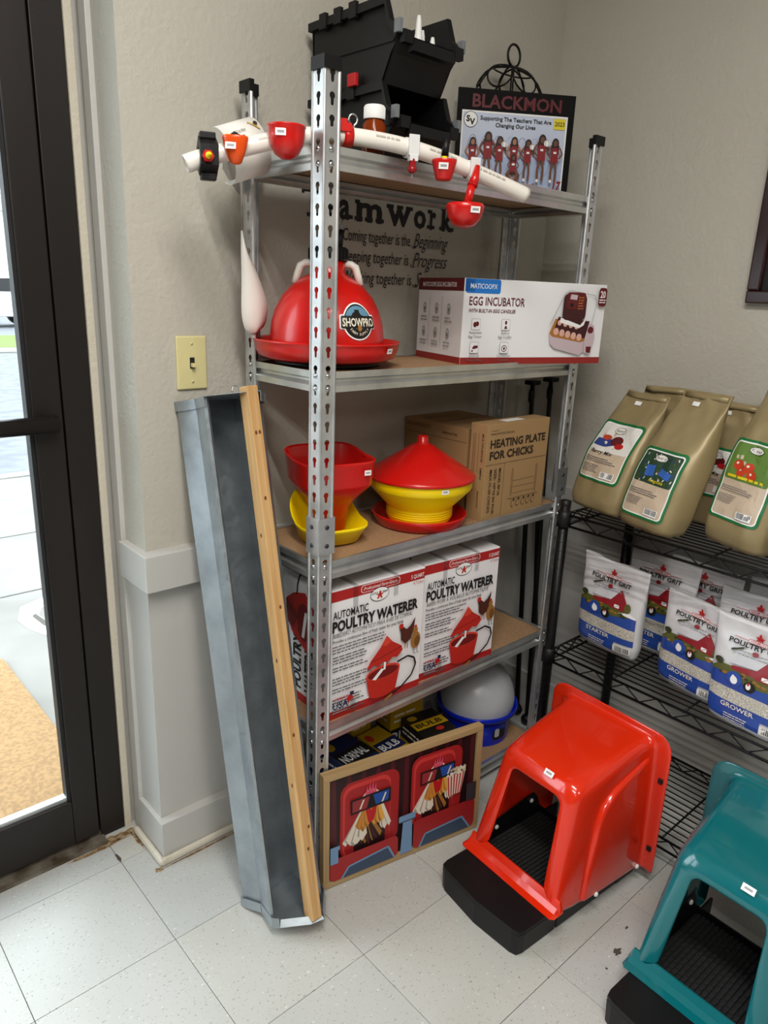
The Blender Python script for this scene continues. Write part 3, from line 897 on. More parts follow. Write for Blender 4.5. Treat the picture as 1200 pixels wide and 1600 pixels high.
def rooster(p, cx, cy, s, pop=False):
    # seat behind
    p.rrect(cx - .085 * s, cy - .12 * s, cx + .085 * s, cy + .098 * s, .03 * s, c_seat)
    p.rrect(cx - .078 * s, cy - .12 * s, cx + .06 * s, cy + .09 * s, .028 * s, c_seat2)
    p.rrect(cx - .072 * s, cy - .12 * s, cx + .058 * s, cy + .078 * s, .026 * s, c_seat)
    # body
    rn = random.Random(int(cx * 1000))
    def fan(x0_, y0_, xa, xb, yb, n, cols, wd):
        for k in range(n):
            f = k / (n - 1); xe = xa + (xb - xa) * f
            ym = yb + .012 * abs(f - .5) + rn.uniform(-.006, .006)
            p.poly([(cx + (x0_ - .004) * s, cy + y0_ * s), (cx + (x0_ + .004) * s, cy + y0_ * s), (cx + (xe + wd) * s, cy + (ym + .012) * s), (cx + xe * s, cy + ym * s), (cx + (xe - wd) * s, cy + (ym + .012) * s)], cols[k % len(cols)], up=.12 if k else 1)
    p.poly([(cx - .045 * s, cy - .115 * s), (cx - .05 * s, cy - .06 * s), (cx - .026 * s, cy + .02 * s), (cx + .03 * s, cy + .02 * s), (cx + .046 * s, cy - .05 * s), (cx + .045 * s, cy - .115 * s)], c_dark)
    fan(-.012, .0, -.03, .03, -.098, 12, (c_dark, M_brown, c_dark, M_tan), .006)
    fan(-.022, .012, -.070, -.018, -.085, 12, (c_crm, c_wg, c_crm, c_crm), .009)
    fan(.030, .018, .034, .056, -.070, 6, (c_crm, c_wg, c_crm), .006)
    fan(-.016, .014, -.036, -.006, -.052, 9, (c_org, M_tan, c_org), .008)
    fan(.022, .018, .010, .036, -.048, 8, (c_org, mat('gold feather ink', '#dba545', .5), M_tan), .006)
    p.ell(cx, cy + .034 * s, .028 * s, .028 * s, c_crm)
    for k, (dx, h) in enumerate(((-.014, .04), (-.006, .05), (.002, .052), (.010, .044))): p.poly([(cx + dx * s - .005 * s, cy + .045 * s), (cx + dx * s + .006 * s, cy + .045 * s), (cx + (dx + .004) * s, cy + (.045 + h * .8) * s)], c_pink, up=0 if k else 1)
    p.poly([(cx - .018 * s, cy + .02 * s), (cx + .02 * s, cy + .02 * s), (cx + .01 * s, cy - .03 * s), (cx - .006 * s, cy - .034 * s)], M_inkred)
    p.poly([(cx - .006 * s, cy + .02 * s), (cx + .008 * s, cy + .02 * s), (cx + .002 * s, cy + .0)], c_org)
    p.rect(cx - .058 * s, cy + .008 * s, cx + .058 * s, cy + .05 * s, M_ink, rot=.02)
    p.poly([(cx - .053 * s, cy + .012 * s), (cx - .012 * s, cy + .012 * s), (cx - .004 * s, cy + .044 * s), (cx - .053 * s, cy + .044 * s)], c_glr)
    p.poly([(cx + .014 * s, cy + .014 * s), (cx + .050 * s, cy + .016 * s), (cx + .053 * s, cy + .045 * s), (cx + .006 * s, cy + .045 * s)], c_glb)
    for d in (-.034, .03): p.poly([(cx + d * s, cy + .016 * s), (cx + (d + .005) * s, cy + .016 * s), (cx + (d + .015) * s, cy + .04 * s), (cx + (d + .010) * s, cy + .04 * s)], c_crm)
c_wg = mat('grey feather ink', '#9a958c', .5)
rooster(p, .135, .18, 1.0)
rooster(p, .335, .196, .95)
# popcorn
px, py = .372, .14
p.poly([(px, py), (px + .04, py), (px + .052, py + .062), (px - .008, py + .062)], c_crm)
for k in range(6):
    p.poly([(px + k * .0072, py), (px + .0036 + k * .0072, py), (px - .006 + .0045 + k * .0102, py + .062), (px - .006 + k * .0102, py + .062)], M_inkred, up=0 if k else 1)
rn = random.Random(2)
for k in range(46): p.ell(px + .022 + rn.uniform(-.03, .03), py + .066 + rn.uniform(-.003, .015), .0045, .004, c_crm if k % 3 else mat('popcorn shade ink', '#b9a67c', .5), 7, up=.05)
# seats in front
p.rrect(x0, y0 - .0, .215, .082, .015, c_seat); p.poly([(.05, y0), (.07, .045), (.185, .058), (.205, y0)], c_armd); p.line([(.05, y0), (.07, .045), (.185, .058), (.205, y0)], .005, c_arm)
p.rrect(.262, y0, x1, .105, .015, c_seat); p.poly([(.282, y0), (.30, .052), (.42, .06), (.448, y0)], c_armd); p.line([(.282, y0), (.30, .052), (.42, .06), (.448, y0)], .005, c_arm)
p.poly([(.222, y0), (.258, y0), (.256, .12), (.228, .12)], c_arm); p.rrect(.215, .115, .266, .135, .004, c_arm); p.line([(.216, .116), (.265, .116)], .003, c_armd)
p.poly([(x0, .07), (x0 + .022, .07), (x0 + .022, .115), (x0, .115)], c_arm); p.rect(x0, .108, x0 + .026, .12, c_arm)
p.rect(.43, .105, x1, .16, mat('grey seat ink', '#3a3338', .5))
p.build('printed_picture', pic, front(0, .0098, 0))

# ================================================================ shelf items : second shelf
S2 = SH[3]
dw = thing('dome_waterer', 'large red dome poultry waterer with black cap and round base pan', 'waterer', (.475, -.2165, S2))
b = MB(); b.lathe([(.0001, .004), (.1, 0), (.118, .002), (.12, .012), (.1, .014)], M_black, 40); b.build('foot_ring', dw)
b = MB(); b.lathe([(.0001, .014), (.135, .014), (.155, .022), (.162, .040), (.1635, .052), (.166, .054), (.1645, .057), (.160, .053), (.156, .035), (.140, .024), (.125, .022), (.0001, .022)], M_red, 56); b.build('base_pan', dw)
b = MB(); b.lathe([(.128, .022), (.1285, .06), (.125, .092), (.1165, .120), (.1, .150), (.079, .173), (.056, .189), (.040, .198), (.038, .202), (.037, .228), (.0001, .229)], M_red, 56); dome = b.build('dome', dw)
b = MB(); b.lathe([(.041, .226), (.043, .228), (.043, .250), (.038, .254), (.0001, .255)], M_black, 28)
for k in range(28):
    a = 2 * pi * k / 28; b.box(-.0008, .0425, .229, .0008, .0442, .249, M_black, X=Matrix.Rotation(a, 4, 'Z'))
b.build('screw_cap', dw)
b = MB(); b.tube([(.02, -.01, .250), (.026, -.008, .275), (.03, -.007, .29)], [.0085, .0075, .006], M_black, 12)
b.tube([(.03, -.007, .29), (.034, -.006, .312)], [.0045, .002], mat('grey nozzle', '#8d9094', .4), 10); b.build('nozzle', dw)
for s_ in (-1, 1):
    b = MB(); b.tube([(s_ * .034, 0, .219), (s_ * .050, 0, .219), (s_ * .060, 0, .213), (s_ * .066, 0, .196), (s_ * .072, 0, .176)], [.008, .008, .009, .0085, .008], M_pvc, 12)
    o = b.build('white_elbow_tube', dw); o.rotation_euler = (0, 0, R(-35))
# round emblem sticker, wrapped on the dome
M_em1 = mat('emblem black', '#15120f', .4); M_emb = mat('emblem sky', '#5d8ca6', .4); M_emg = mat('emblem olive', '#6d7030', .4); M_cream = mat('emblem cream', '#e9e2cf', .4)
p = PR()
p.ell(0, 0, .0375, .0385, M_wht, 32); p.rrect(-.044, -.016, .044, .014, .004, M_wht); p.ell(0, 0, .0345, .0355, M_em1, 32)
p.ell(0, .008, .030, .024, M_emb, 24); p.poly([(-.029, .004), (-.02, .010), (-.008, .006), (.01, .012), (.029, .005), (.026, -.01), (-.026, -.01)], M_emg)
p.ell(-.004, .014, .011, .006, M_em1, 12); p.rect(-.008, .016, .004, .024, M_em1); p.ell(-.012, .009, .006, .006, M_em1, 12); p.ell(.008, .009, .0045, .0045, M_em1, 12)
p.rrect(-.041, -.0135, .041, .0115, .003, M_em1); p.text('SHOWPRO', 0, -.0095, .0165, M_cream, w=.076, bold=.02, align='c')
p.ell(0, -.0135, .005, .007, M_tan, 10)
for k, ch in enumerate('FARM SUPPLY'):
    a = R(-142 + k * 10.4)
    if ch != ' ': p.text(ch, .0275 * math.cos(a) , .0285 * math.sin(a) , .0055, M_cream, align='c', rot=a + pi / 2, up=0 if k else 1)
AZ = R(-95)
dprof = [(.1285, .06), (.125, .092), (.1165, .120), (.1, .150)]
def domewarp(x, y, h):
    z = .102 + y
    for (ra, za), (rb, zb) in zip(dprof, dprof[1:]):
        if z <= zb or (rb, zb) == dprof[-1]:
            r = ra + (rb - ra) * (z - za) / (zb - za); break
    r += h + .0012; a = AZ + x / .122
    return Vector((r * math.cos(a), r * math.sin(a), z))
p.build('emblem_sticker', dome, warp=domewarp, grid=.008)
def cylwarp(rad, az, z0):
    return lambda x, y, h: Vector(((rad + h) * math.cos(az + x / rad), (rad + h) * math.sin(az + x / rad), z0 + y))
def tagw(parent, rad, az, z0, w=.02, hh=.011, slope=0):
    p = PR(); p.rect(0, 0, w, hh, M_wht); p.fine(w * .2, hh * .35, w * .6, 1, hh, M_inkl, h=hh * .35, seed=5, ragged=0)
    return p.build('price_sticker', parent, warp=lambda x, y, h: Vector(((rad + slope * y + h) * math.cos(az + x / rad), (rad + slope * y + h) * math.sin(az + x / rad), z0 + y)), grid=.006)
tagw(dw, .1645, R(-76), .036, slope=.2)

# incubator carton
IW, ID, IH = .445, .225, .204
ic = thing('incubator_box', 'white and maroon egg incubator carton on the second shelf from the top', 'box', (.803, -.326, S2), R(-15.5))
b = MB(); b.box(0, 0, 0, IW, ID, IH, M_box, bev=.0012); cart = b.build('carton', ic)
p = PR(); W_, H_ = IW, IH
p.rect(0, 0, W_, .0165, mat('brick red ink', '#8f2420', .5))
p.rrect(.004, H_ - .034, .105, H_ - .0005, .006, M_lblue); p.rect(.002, H_ - .03, .03, H_ - .0005, M_lblue, up=0)
p.text('MATICOOPX', .017, H_ - .023, .0115, M_wht, w=.078, bold=.005)
p.text('EGG INCUBATOR', .016, H_ - .062, .020, M_maroon, w=.165, bold=.012)
p.text('WITH BUILT-IN EGG CANDLER', .016, H_ - .079, .0085, M_maroon, w=.138, shear=.25, bold=.015)
for k, (ix, iy, l1, l2) in enumerate(((.030, .096, 'Automatic', 'Egg Turner'), (.118, .096, 'Built-in', 'Egg Candler'), (.028, .040, 'External', 'Water Filling'), (.116, .040, 'Countdown', 'to Hatch'))):
    p.rrect(ix - .013 + .009, iy - .0125, ix + .022, iy + .014, .003, M_inkl); p.rrect(ix - .0033, iy - .012, ix + .0213, iy + .0133, .003, M_box, up=1)
    if k == 0: p.ell(ix + .006, iy, .005, .0065, M_maroon, 12); p.ell(ix + .0125, iy + .002, .005, .006, M_maroon, 12)
    if k == 1: p.ell(ix + .009, iy + .006, .0035, .005, M_maroon, 10); p.poly([(ix + .004, iy - .009), (ix + .014, iy - .009), (ix + .011, iy - .002), (ix + .007, iy - .002)], M_maroon)
    if k == 2: p.poly([(ix + .002, iy), (ix + .008, iy + .006), (ix + .019, iy + .006), (ix + .019, iy), (ix + .006, iy - .003)], M_maroon); p.ell(ix + .003, iy - .007, .002, .003, M_maroon, 8)
    if k == 3: p.ring(ix + .009, iy - .001, .0075, .0075, .002, M_maroon, 16); p.ell(ix + .009, iy - .001, .003, .004, M_maroon, 8)
    p.text(l1, ix + .009, iy - .0215, .006, M_inkg, align='c'); p.text(l2, ix + .009, iy - .0315, .006, M_inkg, align='c')
# pictured appliance
cgr = mat('pale mauve ink', '#c4b2ba', .4); cdr = mat('dark maroon ink', '#3d1216', .4); cdo = mat('ochre ink', '#a87030', .4); cpk = mat('egg pink ink', '#d9a99a', .4)
ax = .262
p.poly([(ax, .078), (ax + .005, .052), (ax + .02, .040), (ax + .105, .022), (ax + .118, .030), (ax + .122, .06), (ax + .11, .085)], cgr)
p.line([(ax + .0, .10), (ax + .04, .178), (ax + .055, .186), (ax + .14, .176), (ax + .148, .16), (ax + .135, .09)], .0015, M_inkl)
p.poly([(ax, .078), (ax + .016, .115), (ax + .13, .1), (ax + .12, .06), (ax + .105, .056), (ax + .01, .07)], cdo)
p.poly([(ax + .012, .082), (ax + .025, .12), (ax + .13, .11), (ax + .118, .066)], cdr)
for k in range(5): p.ell(ax + .021 + .0195 * k, .083 - .0035 * k, .0088, .0092, cpk, 14, up=0 if k else 1)
for k in range(4): p.ell(ax + .03 + .019 * k, .105 - .003 * k, .007, .007, cpk, 12, up=0 if k else 1)
p.poly([(ax + .032, .118), (ax + .098, .100), (ax + .118, .12), (ax + .11, .10), (ax + .095, .092), (ax + .03, .106)], M_wht)
p.rrect(ax + .036, .112, ax + .112, .178, .014, cdr); p.rrect(ax + .045, .14, ax + .108, .182, .01, M_maroon)
p.poly([(ax + .055, .165), (ax + .078, .163), (ax + .08, .175), (ax + .058, .177)], cgr); p.ell(ax + .063, .150, .006, .005, M_ink, 14); p.fine(ax + .084, .168, .02, 5, .007, cdo, seed=4)
p.poly([(ax + .118, .03), (ax + .140, .024), (ax + .15, .07), (ax + .145, .10), (ax + .126, .105), (ax + .116, .06)], cgr); p.ell(ax + .134, .088, .010, .009, M_maroon, 14); p.poly([(ax + .126, .03), (ax + .14, .028), (ax + .142, .045), (ax + .124, .045)], M_maroon)
p.rrect(W_ - .034, H_ - .055, W_ - .007, H_ - .008, .008, M_maroon); p.text('20', W_ - .0205, H_ - .033, .017, M_wht, w=.017, bold=.02, align='c'); p.fine(W_ - .031, H_ - .040, .021, 2, .006, M_wht, ragged=0)
p.build('front_print', cart, front(0, 0, 0))
p = PR()   # left end, x runs towards the viewer
D_ = ID
p.rect(0, 0, D_, .0165, mat('brick red ink', '#8f2420', .5)); p.rect(0, H_ - .030, D_, H_, M_maroon); p.text('MATICOOPX EGG INCUBATOR', D_ * .1, H_ - .021, .011, M_wht, w=D_ * .75, bold=.01)
for k in range(3):
    for j, y in enumerate((.11, .05)):
        cx = D_ * (.17 + .28 * k); p.ring(cx, y + .02, .007, .012, .0018, M_inkg, 14); p.ell(cx, y + .018, .003, .006, M_inkg, 10); p.fine(cx - .018, y - .004, .036, 2, .008, M_inkl, seed=k + 3 * j, ragged=.2)
for k in (1, 2): p.line([(D_ * (.03 + .28 * k), .035), (D_ * (.03 + .28 * k), .16)], .001, M_inkg)
p.build('side_print', cart, plane((0, ID, 0), (0, -1, 0), (0, 0, 1)))

# ================================================================ third shelf
S3 = SH[2]
hp = thing('hopper_feeder', 'red hopper feeder set in a yellow scoop tray at the left end', 'feeder', (.468, -.243, S3), R(-12))
def sup(hx, hy, z, n=3.5, N=40, cy=0, zf=None, flat=0):
    P = []
    for k in range(N):
        a = 2 * pi * k / N; c_, s_ = math.cos(a), math.sin(a)
        x = hx * math.copysign(abs(c_) ** (2 / n), c_); y = hy * math.copysign(abs(s_) ** (2 / n), s_)
        if flat and y > 0: y = min(y, flat)
        P.append(Vector((x, y + cy, z + (zf(x, y) if zf else 0))))
    return P
rim = lambda x, y: .016 * max(0, y / .1)
b = MB()
b.rings([sup(.040, .030, .03, 3), sup(.046, .034, .085, 3), sup(.058, .050, .105, 3), sup(.088, .083, .146, 4, zf=rim), sup(.0885, .0835, .149, 4, zf=rim), sup(.093, .088, .200, 4, zf=rim), sup(.095, .090, .206, 4, zf=rim)], M_red)
hb = b.build('hopper', hp, solid=.0025)
b = MB(); b.box(.090, -.012, .165, .1, .02, .205, M_red, bev=.002); b.build('hanging_lug', hp)
trz = lambda x, y: .058 * max(0, (y + .01) / .085) ** 1.5
b = MB()
b.rings([sup(.055, .050, .002, 3), sup(.066, .062, .006, 3), sup(.082, .082, .040, 3, zf=trz), sup(.086, .086, .044, 3, zf=trz), sup(.0855, .0855, .050, 3, zf=trz), sup(.081, .081, .049, 3, zf=trz), sup(.060, .057, .012, 3), sup(.03, .03, .009, 3)], M_yellow, True, True, True)
b.build('scoop_tray', hp)
p = PR(); p.rect(0, 0, .017, .012, M_wht); p.fine(.003, .004, .011, 1, .01, M_inkl, h=.004, ragged=0)
p.build('price_sticker', hb, front(.045, -.0902, .176))
fd = thing('tub_feeder', 'yellow tub feeder with red cone lid and red dish between hopper and cartons', 'feeder', (.754, -.262, S3)); fd.scale = (.97, .97, .97)
b = MB(); b.lathe([(.0001, .0005), (.110, .0005), (.119, .004), (.1275, .026), (.1295, .031), (.127, .033), (.116, .010), (.098, .006), (.0001, .006)], M_red, 48); b.build('dish', fd)
b = MB()
pr_ = [(.084, .012), (.088, .020)]
for k in range(4): pr_ += [(.0885, .024 + k * .006), (.0905, .026 + k * .006), (.0885, .028 + k * .006)]
pr_ += [(.090, .052), (.134, .100), (.1385, .106), (.1405, .135), (.139, .136), (.128, .104), (.084, .052), (.0001, .05)]
b.lathe(pr_, M_yellow, 48); tub = b.build('tub', fd)
b = MB(); b.lathe([(.138, .127), (.1455, .129), (.1465, .133), (.1455, .136), (.1435, .1385), (.085, .1765), (.030, .212), (.0155, .219), (.0145, .234), (.011, .2385), (.0001, .239)], M_red, 48); b.build('cone_lid', fd)
tagw(tub, .1395, R(-112), .112, .02, .012, slope=.08)
# heating plate cartons
hb1 = thing('heating_plate_box', 'brown heating plate carton with large black lettering standing at the front edge', 'box', (.887, -.364, S3), R(0), 'heating plate cartons')
def plate_box(t, w_, d_, h_):
    b = MB(); b.box(0, 0, 0, w_, d_, h_, M_kraft, bev=.001)
    return b.build('carton', t)
c1 = plate_box(hb1, .265, .057, .26)
p = PR()
p.line([(.014, .243), (.045, .243)], .001, M_kink); p.text('INNOVATIVE DESIGN', .014, .232, .0058, M_kink, w=.095)
p.text('HEATING PLATE', .014, .198, .021, M_kink, w=.235, bold=.035); p.text('FOR CHICKS', .014, .167, .021, M_kink, w=.185, bold=.035)
p.line([(0, .153), (.265, .153)], .0009, M_kink); p.line([(.078, 0), (.078, .153)], .0009, M_kink)
for k, s_ in enumerate(('MODEL BP-25', 'SIZE: 10*10 IN FOR', 'MAX.15-20 CHCKS')):
    p.text(s_, .056 - k * .019, .140, .0095, M_kink, w=(.075, .125, .118)[k], rot=-pi / 2, bold=.012)
for k in range(3): p.line([(.12, .062 + k * .018), (.215, .062 + k * .018)], .0008, M_kink, up=0 if k else 1)
for x in (.112, .117, .218, .223): p.line([(x, .055), (x, .135)], .001, M_kink, up=0)
p.line([(.1, .048), (.235, .048)], .0012, M_kink)
for k in range(5): p.ell(.125 + k * .022, .032, .007, .009, M_kink, 12, up=0 if k else 1)
for k in range(5): p.ell(.125 + k * .022, .032, .006, .008, M_kraft, 12, up=0 if k else 1)
for k in range(5): p.ell(.129 + k * .022, .043, .0035, .0035, M_kink, 8, up=0 if k else 1)
p.build('front_print', c1, front())
p = PR()
p.text('MULTIPURPOSE', .040, .235, .006, M_kink, w=.075, rot=-pi / 2, bold=.01); p.text('SIMPLE', .040, .145, .006, M_kink, w=.032, rot=-pi / 2, bold=.01); p.text('INNOVATIVE', .036, .08, .005, M_kink, w=.045, rot=-pi / 2)
p.line([(.03, .13), (.03, .235)], .0006, M_kink)
p.fine(.018, .235, .17, 2, .006, M_kink, h=.0012, rot=-pi / 2, seed=8); p.build('side_print', c1, plane((0, .057, 0), (0, -1, 0), (0, 0, 1)))
p = PR(); p.rect(.09, .012, .17, .042, M_pap); p.build('shipping_label', c1, plane((0, 0, .26), (1, 0, 0), (0, 1, 0)))
hb2 = thing('heating_plate_box', 'second brown carton half hidden behind the heating plate carton', 'box', (.893, -.290, S3), R(0), 'heating plate cartons')
c2 = plate_box(hb2, .225, .242, .238)
p = PR(); p.line([(.0, .2), (.242, .2)], .0008, M_kink); p.text('INNOVATIVE', .15, .212, .007, M_kink, w=.055, bold=.01); p.fine(.01, .225, .1, 2, .006, M_kink, h=.0015)
p.build('side_print', c2, plane((0, .242, 0), (0, -1, 0), (0, 0, 1)))
p = PR(); p.rect(0, .115, .225, .135, M_kraftd); p.fine(.02, .2, .15, 4, .009, M_kink, h=.002); p.build('top_print', c2, plane((0, 0, .238), (1, 0, 0), (0, 1, 0)))

# ================================================================ fourth shelf: waterer cartons
S4 = SH[1]
def draw_waterer(p, cx, cy, s):
    def Q(*pts): return [(cx + a * s, cy + b_ * s) for a, b_ in pts]
    def arc(x, y, rx, ry, a0, a1, n=12): return [(x + rx * math.cos(R(a0 + (a1 - a0) * k / n)), y + ry * math.sin(R(a0 + (a1 - a0) * k / n))) for k in range(n + 1)]
    p.line(Q((.03, .0), (.062, .006), (.082, -.004), (.088, -.022), (.076, -.048), (.046, -.070), (.012, -.084)), .0048 * s, M_ink)
    p.line(Q((.018, -.081), (-.004, -.091)), .007 * s, M_tan)
    p.poly(Q(*(arc(-.012, -.014, .050, .014, 180, 0) + arc(-.012, -.062, .040, .016, 0, -180))), M_r1)
    p.ell(cx - .012 * s, cy - .012 * s, .050 * s, .017 * s, M_r2, 24); p.ell(cx - .012 * s, cy - .014 * s, .045 * s, .0135 * s, M_r3, 24)
    p.poly(Q((-.044, -.024), (-.018, -.002), (-.010, -.006), (-.034, -.028)), M_wht); p.poly(Q((-.012, -.008), (-.006, -.008), (-.005, .02), (-.011, .02)), M_wht)
    p.poly(Q((-.006, .078), (-.024, .052), (-.050, .026), (-.062, .008), (-.050, .006), (-.040, .012), (-.028, .006), (-.014, .014), (.0, .008), (.014, .018), (.028, .014), (.044, .028), (.040, .040), (.012, .058)), M_r1)
    p.line(Q((-.052, .022), (-.026, .026), (.008, .032), (.038, .038)), .0016 * s, M_r3); p.poly(Q((-.006, .078), (-.020, .057), (-.008, .052), (.008, .060)), M_r2)
M_r1 = mat('print red', '#b8261c', .5); M_r2 = mat('print light red', '#d2402f', .5); M_r3 = mat('print dark red', '#6e1210', .5); M_band = mat('carton red band', '#a91d1b', .5); M_navy = mat('navy ink', '#16214a', .5)
def hen(p, cx, cy, s, m, m2):
    p.poly([(cx - .018 * s, cy + .018 * s), (cx - .013 * s, cy + .006 * s), (cx - .012 * s, cy - .01 * s), (cx + .0, cy - .022 * s), (cx + .014 * s, cy - .014 * s), (cx + .021 * s, cy + .008 * s), (cx + .024 * s, cy + .032 * s), (cx + .012 * s, cy + .016 * s), (cx + .002 * s, cy + .01 * s), (cx - .008 * s, cy + .018 * s)], m)
    p.ell(cx - .013 * s, cy + .02 * s, .006 * s, .006 * s, m2, 10); p.line([(cx, cy - .02 * s), (cx - .002 * s, cy - .032 * s)], .002 * s, M_tan); p.line([(cx + .005 * s, cy - .018 * s), (cx + .006 * s, cy - .033 * s)], .002 * s, M_tan)
def sitting_hen(p, cx, cy, s):
    p.ell(cx, cy, .014 * s, .020 * s, M_tan, 16); p.ell(cx - .002 * s, cy + .024 * s, .007 * s, .009 * s, M_tan, 12); p.ell(cx - .002 * s, cy + .034 * s, .004 * s, .003 * s, M_r1, 8)
    p.ell(cx + .004 * s, cy - .003 * s, .008 * s, .013 * s, mat('dark tan feather ink', '#6e4a1e', .6), 12)
    for d in (-.004, .005): p.line([(cx + d * s, cy - .018 * s), (cx + d * s, cy - .031 * s), (cx + (d + .005) * s, cy - .033 * s)], .0015 * s, M_inkg)
def waterer_front(W, H, sub, shift=0):
    p = PR()
    p.rect(0, 0, W, H * .066, M_band); p.rect(0, H * .912, W, H * .988, M_band)
    p.rrect(W * .31, H * .925, W * .72, H * .982, .008, M_wht); p.rrect(W * .315, H * .929, W * .715, H * .978, .007, M_band)
    p.text('-Professional Farm-Grade-', W * .515, H * .942, .0085, M_wht, w=W * .37, align='c', shear=.15)
    p.ell(W * .505, H * .885, .029, .0185, M_ink, 28); p.ell(W * .505, H * .885, .0275, .0168, M_wht, 28)
    p.text('LITTLE', W * .452, H * .889, .0055, M_ink, align='c', bold=.03, w=.017); p.text('GIANT', W * .56, H * .889, .0055, M_ink, align='c', bold=.03, w=.017)
    p.poly([(W * .505 - .002, H * .91), (W * .505 + .003, H * .91), (W * .505 + .004, H * .885), (W * .505 + .008, H * .852), (W * .505 + .003, H * .852), (W * .505, H * .87), (W * .505 - .004, H * .852), (W * .505 - .009, H * .852), (W * .505 - .004, H * .885)], M_r1)
    p.line([(W * .505 - .009, H * .885), (W * .505 + .009, H * .885)], .003, M_r1)
    p.text('5 QUART', W * .985, H * .932, .0105, M_wht, w=W * .145, bold=.008, align='r'); p.text('4.7 Liters', W * .985, H * .885, .0078, M_inkred, w=W * .12, shear=.25, align='r')
    p.text('AUTOMATIC', W * .035, H * .785, .0195, M_ink, w=W * .35, bold=.015)
    p.text('POULTRY WATERER', W * .03, H * .690, .0265, M_ink, w=W * .90, bold=.04)
    p.text(sub, W * .03, H * .645, .0105, M_ink, w=W * .84, shear=.3)
    p.text('Provides a continuous flow of fresh water for your birds', W * .03, H * .604, .0082, M_ink, w=W * .74, bold=.012, shear=.1)
    p.fine(W * .03, H * .572, W * .55, 3, .0078, M_inkg, seed=1, h=.003, ragged=.25)
    y = H * .49
    for k in range(6):
        p.fine(W * .035, y, W * (.40 if k < 4 else .34), 3 if k % 2 == 0 else 2, .0078, M_inkg, seed=5 + k, h=.0032, ragged=.3); y -= .0282
    hen(p, W * .80, H * .505, 1.25, M_brown, M_r1); sitting_hen(p, W * .915, H * .43, 1.15)
    draw_waterer(p, W * .60, H * .30, 1.08)
    p.text('ASSEMBLED IN', W * .03, H * .165, .006, M_inkred, w=W * .16, bold=.02); p.text('USA', W * .03, H * .095, .0185, M_navy, w=W * .155, bold=.02)
    p.poly([(W * .16, H * .15), (W * .23, H * .20), (W * .225, H * .165), (W * .24, H * .14), (W * .2, H * .13), (W * .19, H * .10), (W * .18, H * .135)], M_inkred)
    p.rect(W * .2, H * .17, W * .24, H * .20, M_navy); p.fine(W * .03, H * .085, W * .19, 2, .006, M_inkl, h=.002)
    return p
def waterer_box(label, loc, rz, W, D, H, sub, tape=True):
    t = thing('waterer_box', label, 'box', loc, rz, 'poultry waterer cartons')
    b = MB(); b.box(0, 0, 0, W, D, H, M_box, bev=.001); c = b.build('carton', t)
    waterer_front(W, H, sub).build('front_print', c, front())
    p = PR()   # left end, x towards viewer
    p.rect(0, 0, D, H * .066, M_band); 
    for k, (tx, dy) in enumerate((('POULTRY', 0), ('WATERER', .052))):
        p.text(tx, D * .50 + dy, H * .10, .034, M_ink, w=.145, rot=pi / 2, bold=.04)
    p.fine(D * .50 + .075, H * .10, .14, 2, .008, M_inkg, h=.003, rot=pi / 2)
    ex, ey = D * .58, H * .68
    p.poly([(ex - .085, ey + .03), (ex - .05, ey + .055), (ex + .0, ey + .07), (ex + .05, ey + .03), (ex + .06, ey - .01), (ex + .05, ey - .06), (ex + .01, ey - .085), (ex - .06, ey - .05), (ex - .08, ey - .02)], M_r1)
    p.ell(ex - .005, ey - .01, .03, .05, M_r3, 18); p.poly([(ex - .014, ey - .05), (ex - .002, ey - .05), (ex + .012, ey + .02), (ex + .0, ey + .02)], M_wht)
    p.poly([(ex - .085, ey + .03), (ex - .03, ey + .0), (ex - .05, ey - .04), (ex - .08, ey - .03)], M_r3)
    p.line([(ex + .01 + .045 * math.cos(R(a)), ey + .055 + .075 * math.sin(R(a))) for a in range(180, -20, -20)] + [(ex + .062, ey - .01)], .005, M_ink)
    p.build('side_print', c, plane((0, D, 0), (0, -1, 0), (0, 0, 1)))
    p = PR(); p.line([(0, D * .5), (W, D * .5)], .0015, M_inkg); p.build('top_seam', c, plane((0, 0, H), (1, 0, 0), (0, 1, 0)))
    M_tape = glass('clear packing tape', (.93, .93, .93, 1))
    if tape:
        for x in (.23, .65):
            b = MB(); b.prism([(-.0035, H * .84), (-.003, H * .84), (-.003, H + .0004), (D, H + .0004), (D, H + .001), (-.0035, H + .001)], 0, W * x, W * x + .014, M_tape)
            b.build('clear_tape', c)
            b = MB(); b.box(W * x, -.0035, -.0, W * x + .014, -.003, H * .14, M_tape); b.build('clear_tape', c)
    return t
waterer_box('white poultry waterer carton with Spanish subtitle beside the near upright', (.388, -.353, S4), R(-3), .292, .235, .338, 'BEBEDERO AUTOMÁTICO PARA AVES DE CORRAL')
waterer_box('white poultry waterer carton with French subtitle nearer the corner', (.696, -.352, S4), R(-4.5), .272, .235, .334, 'ABREUVOIR À VOLAILLE AUTOMATIQUE')

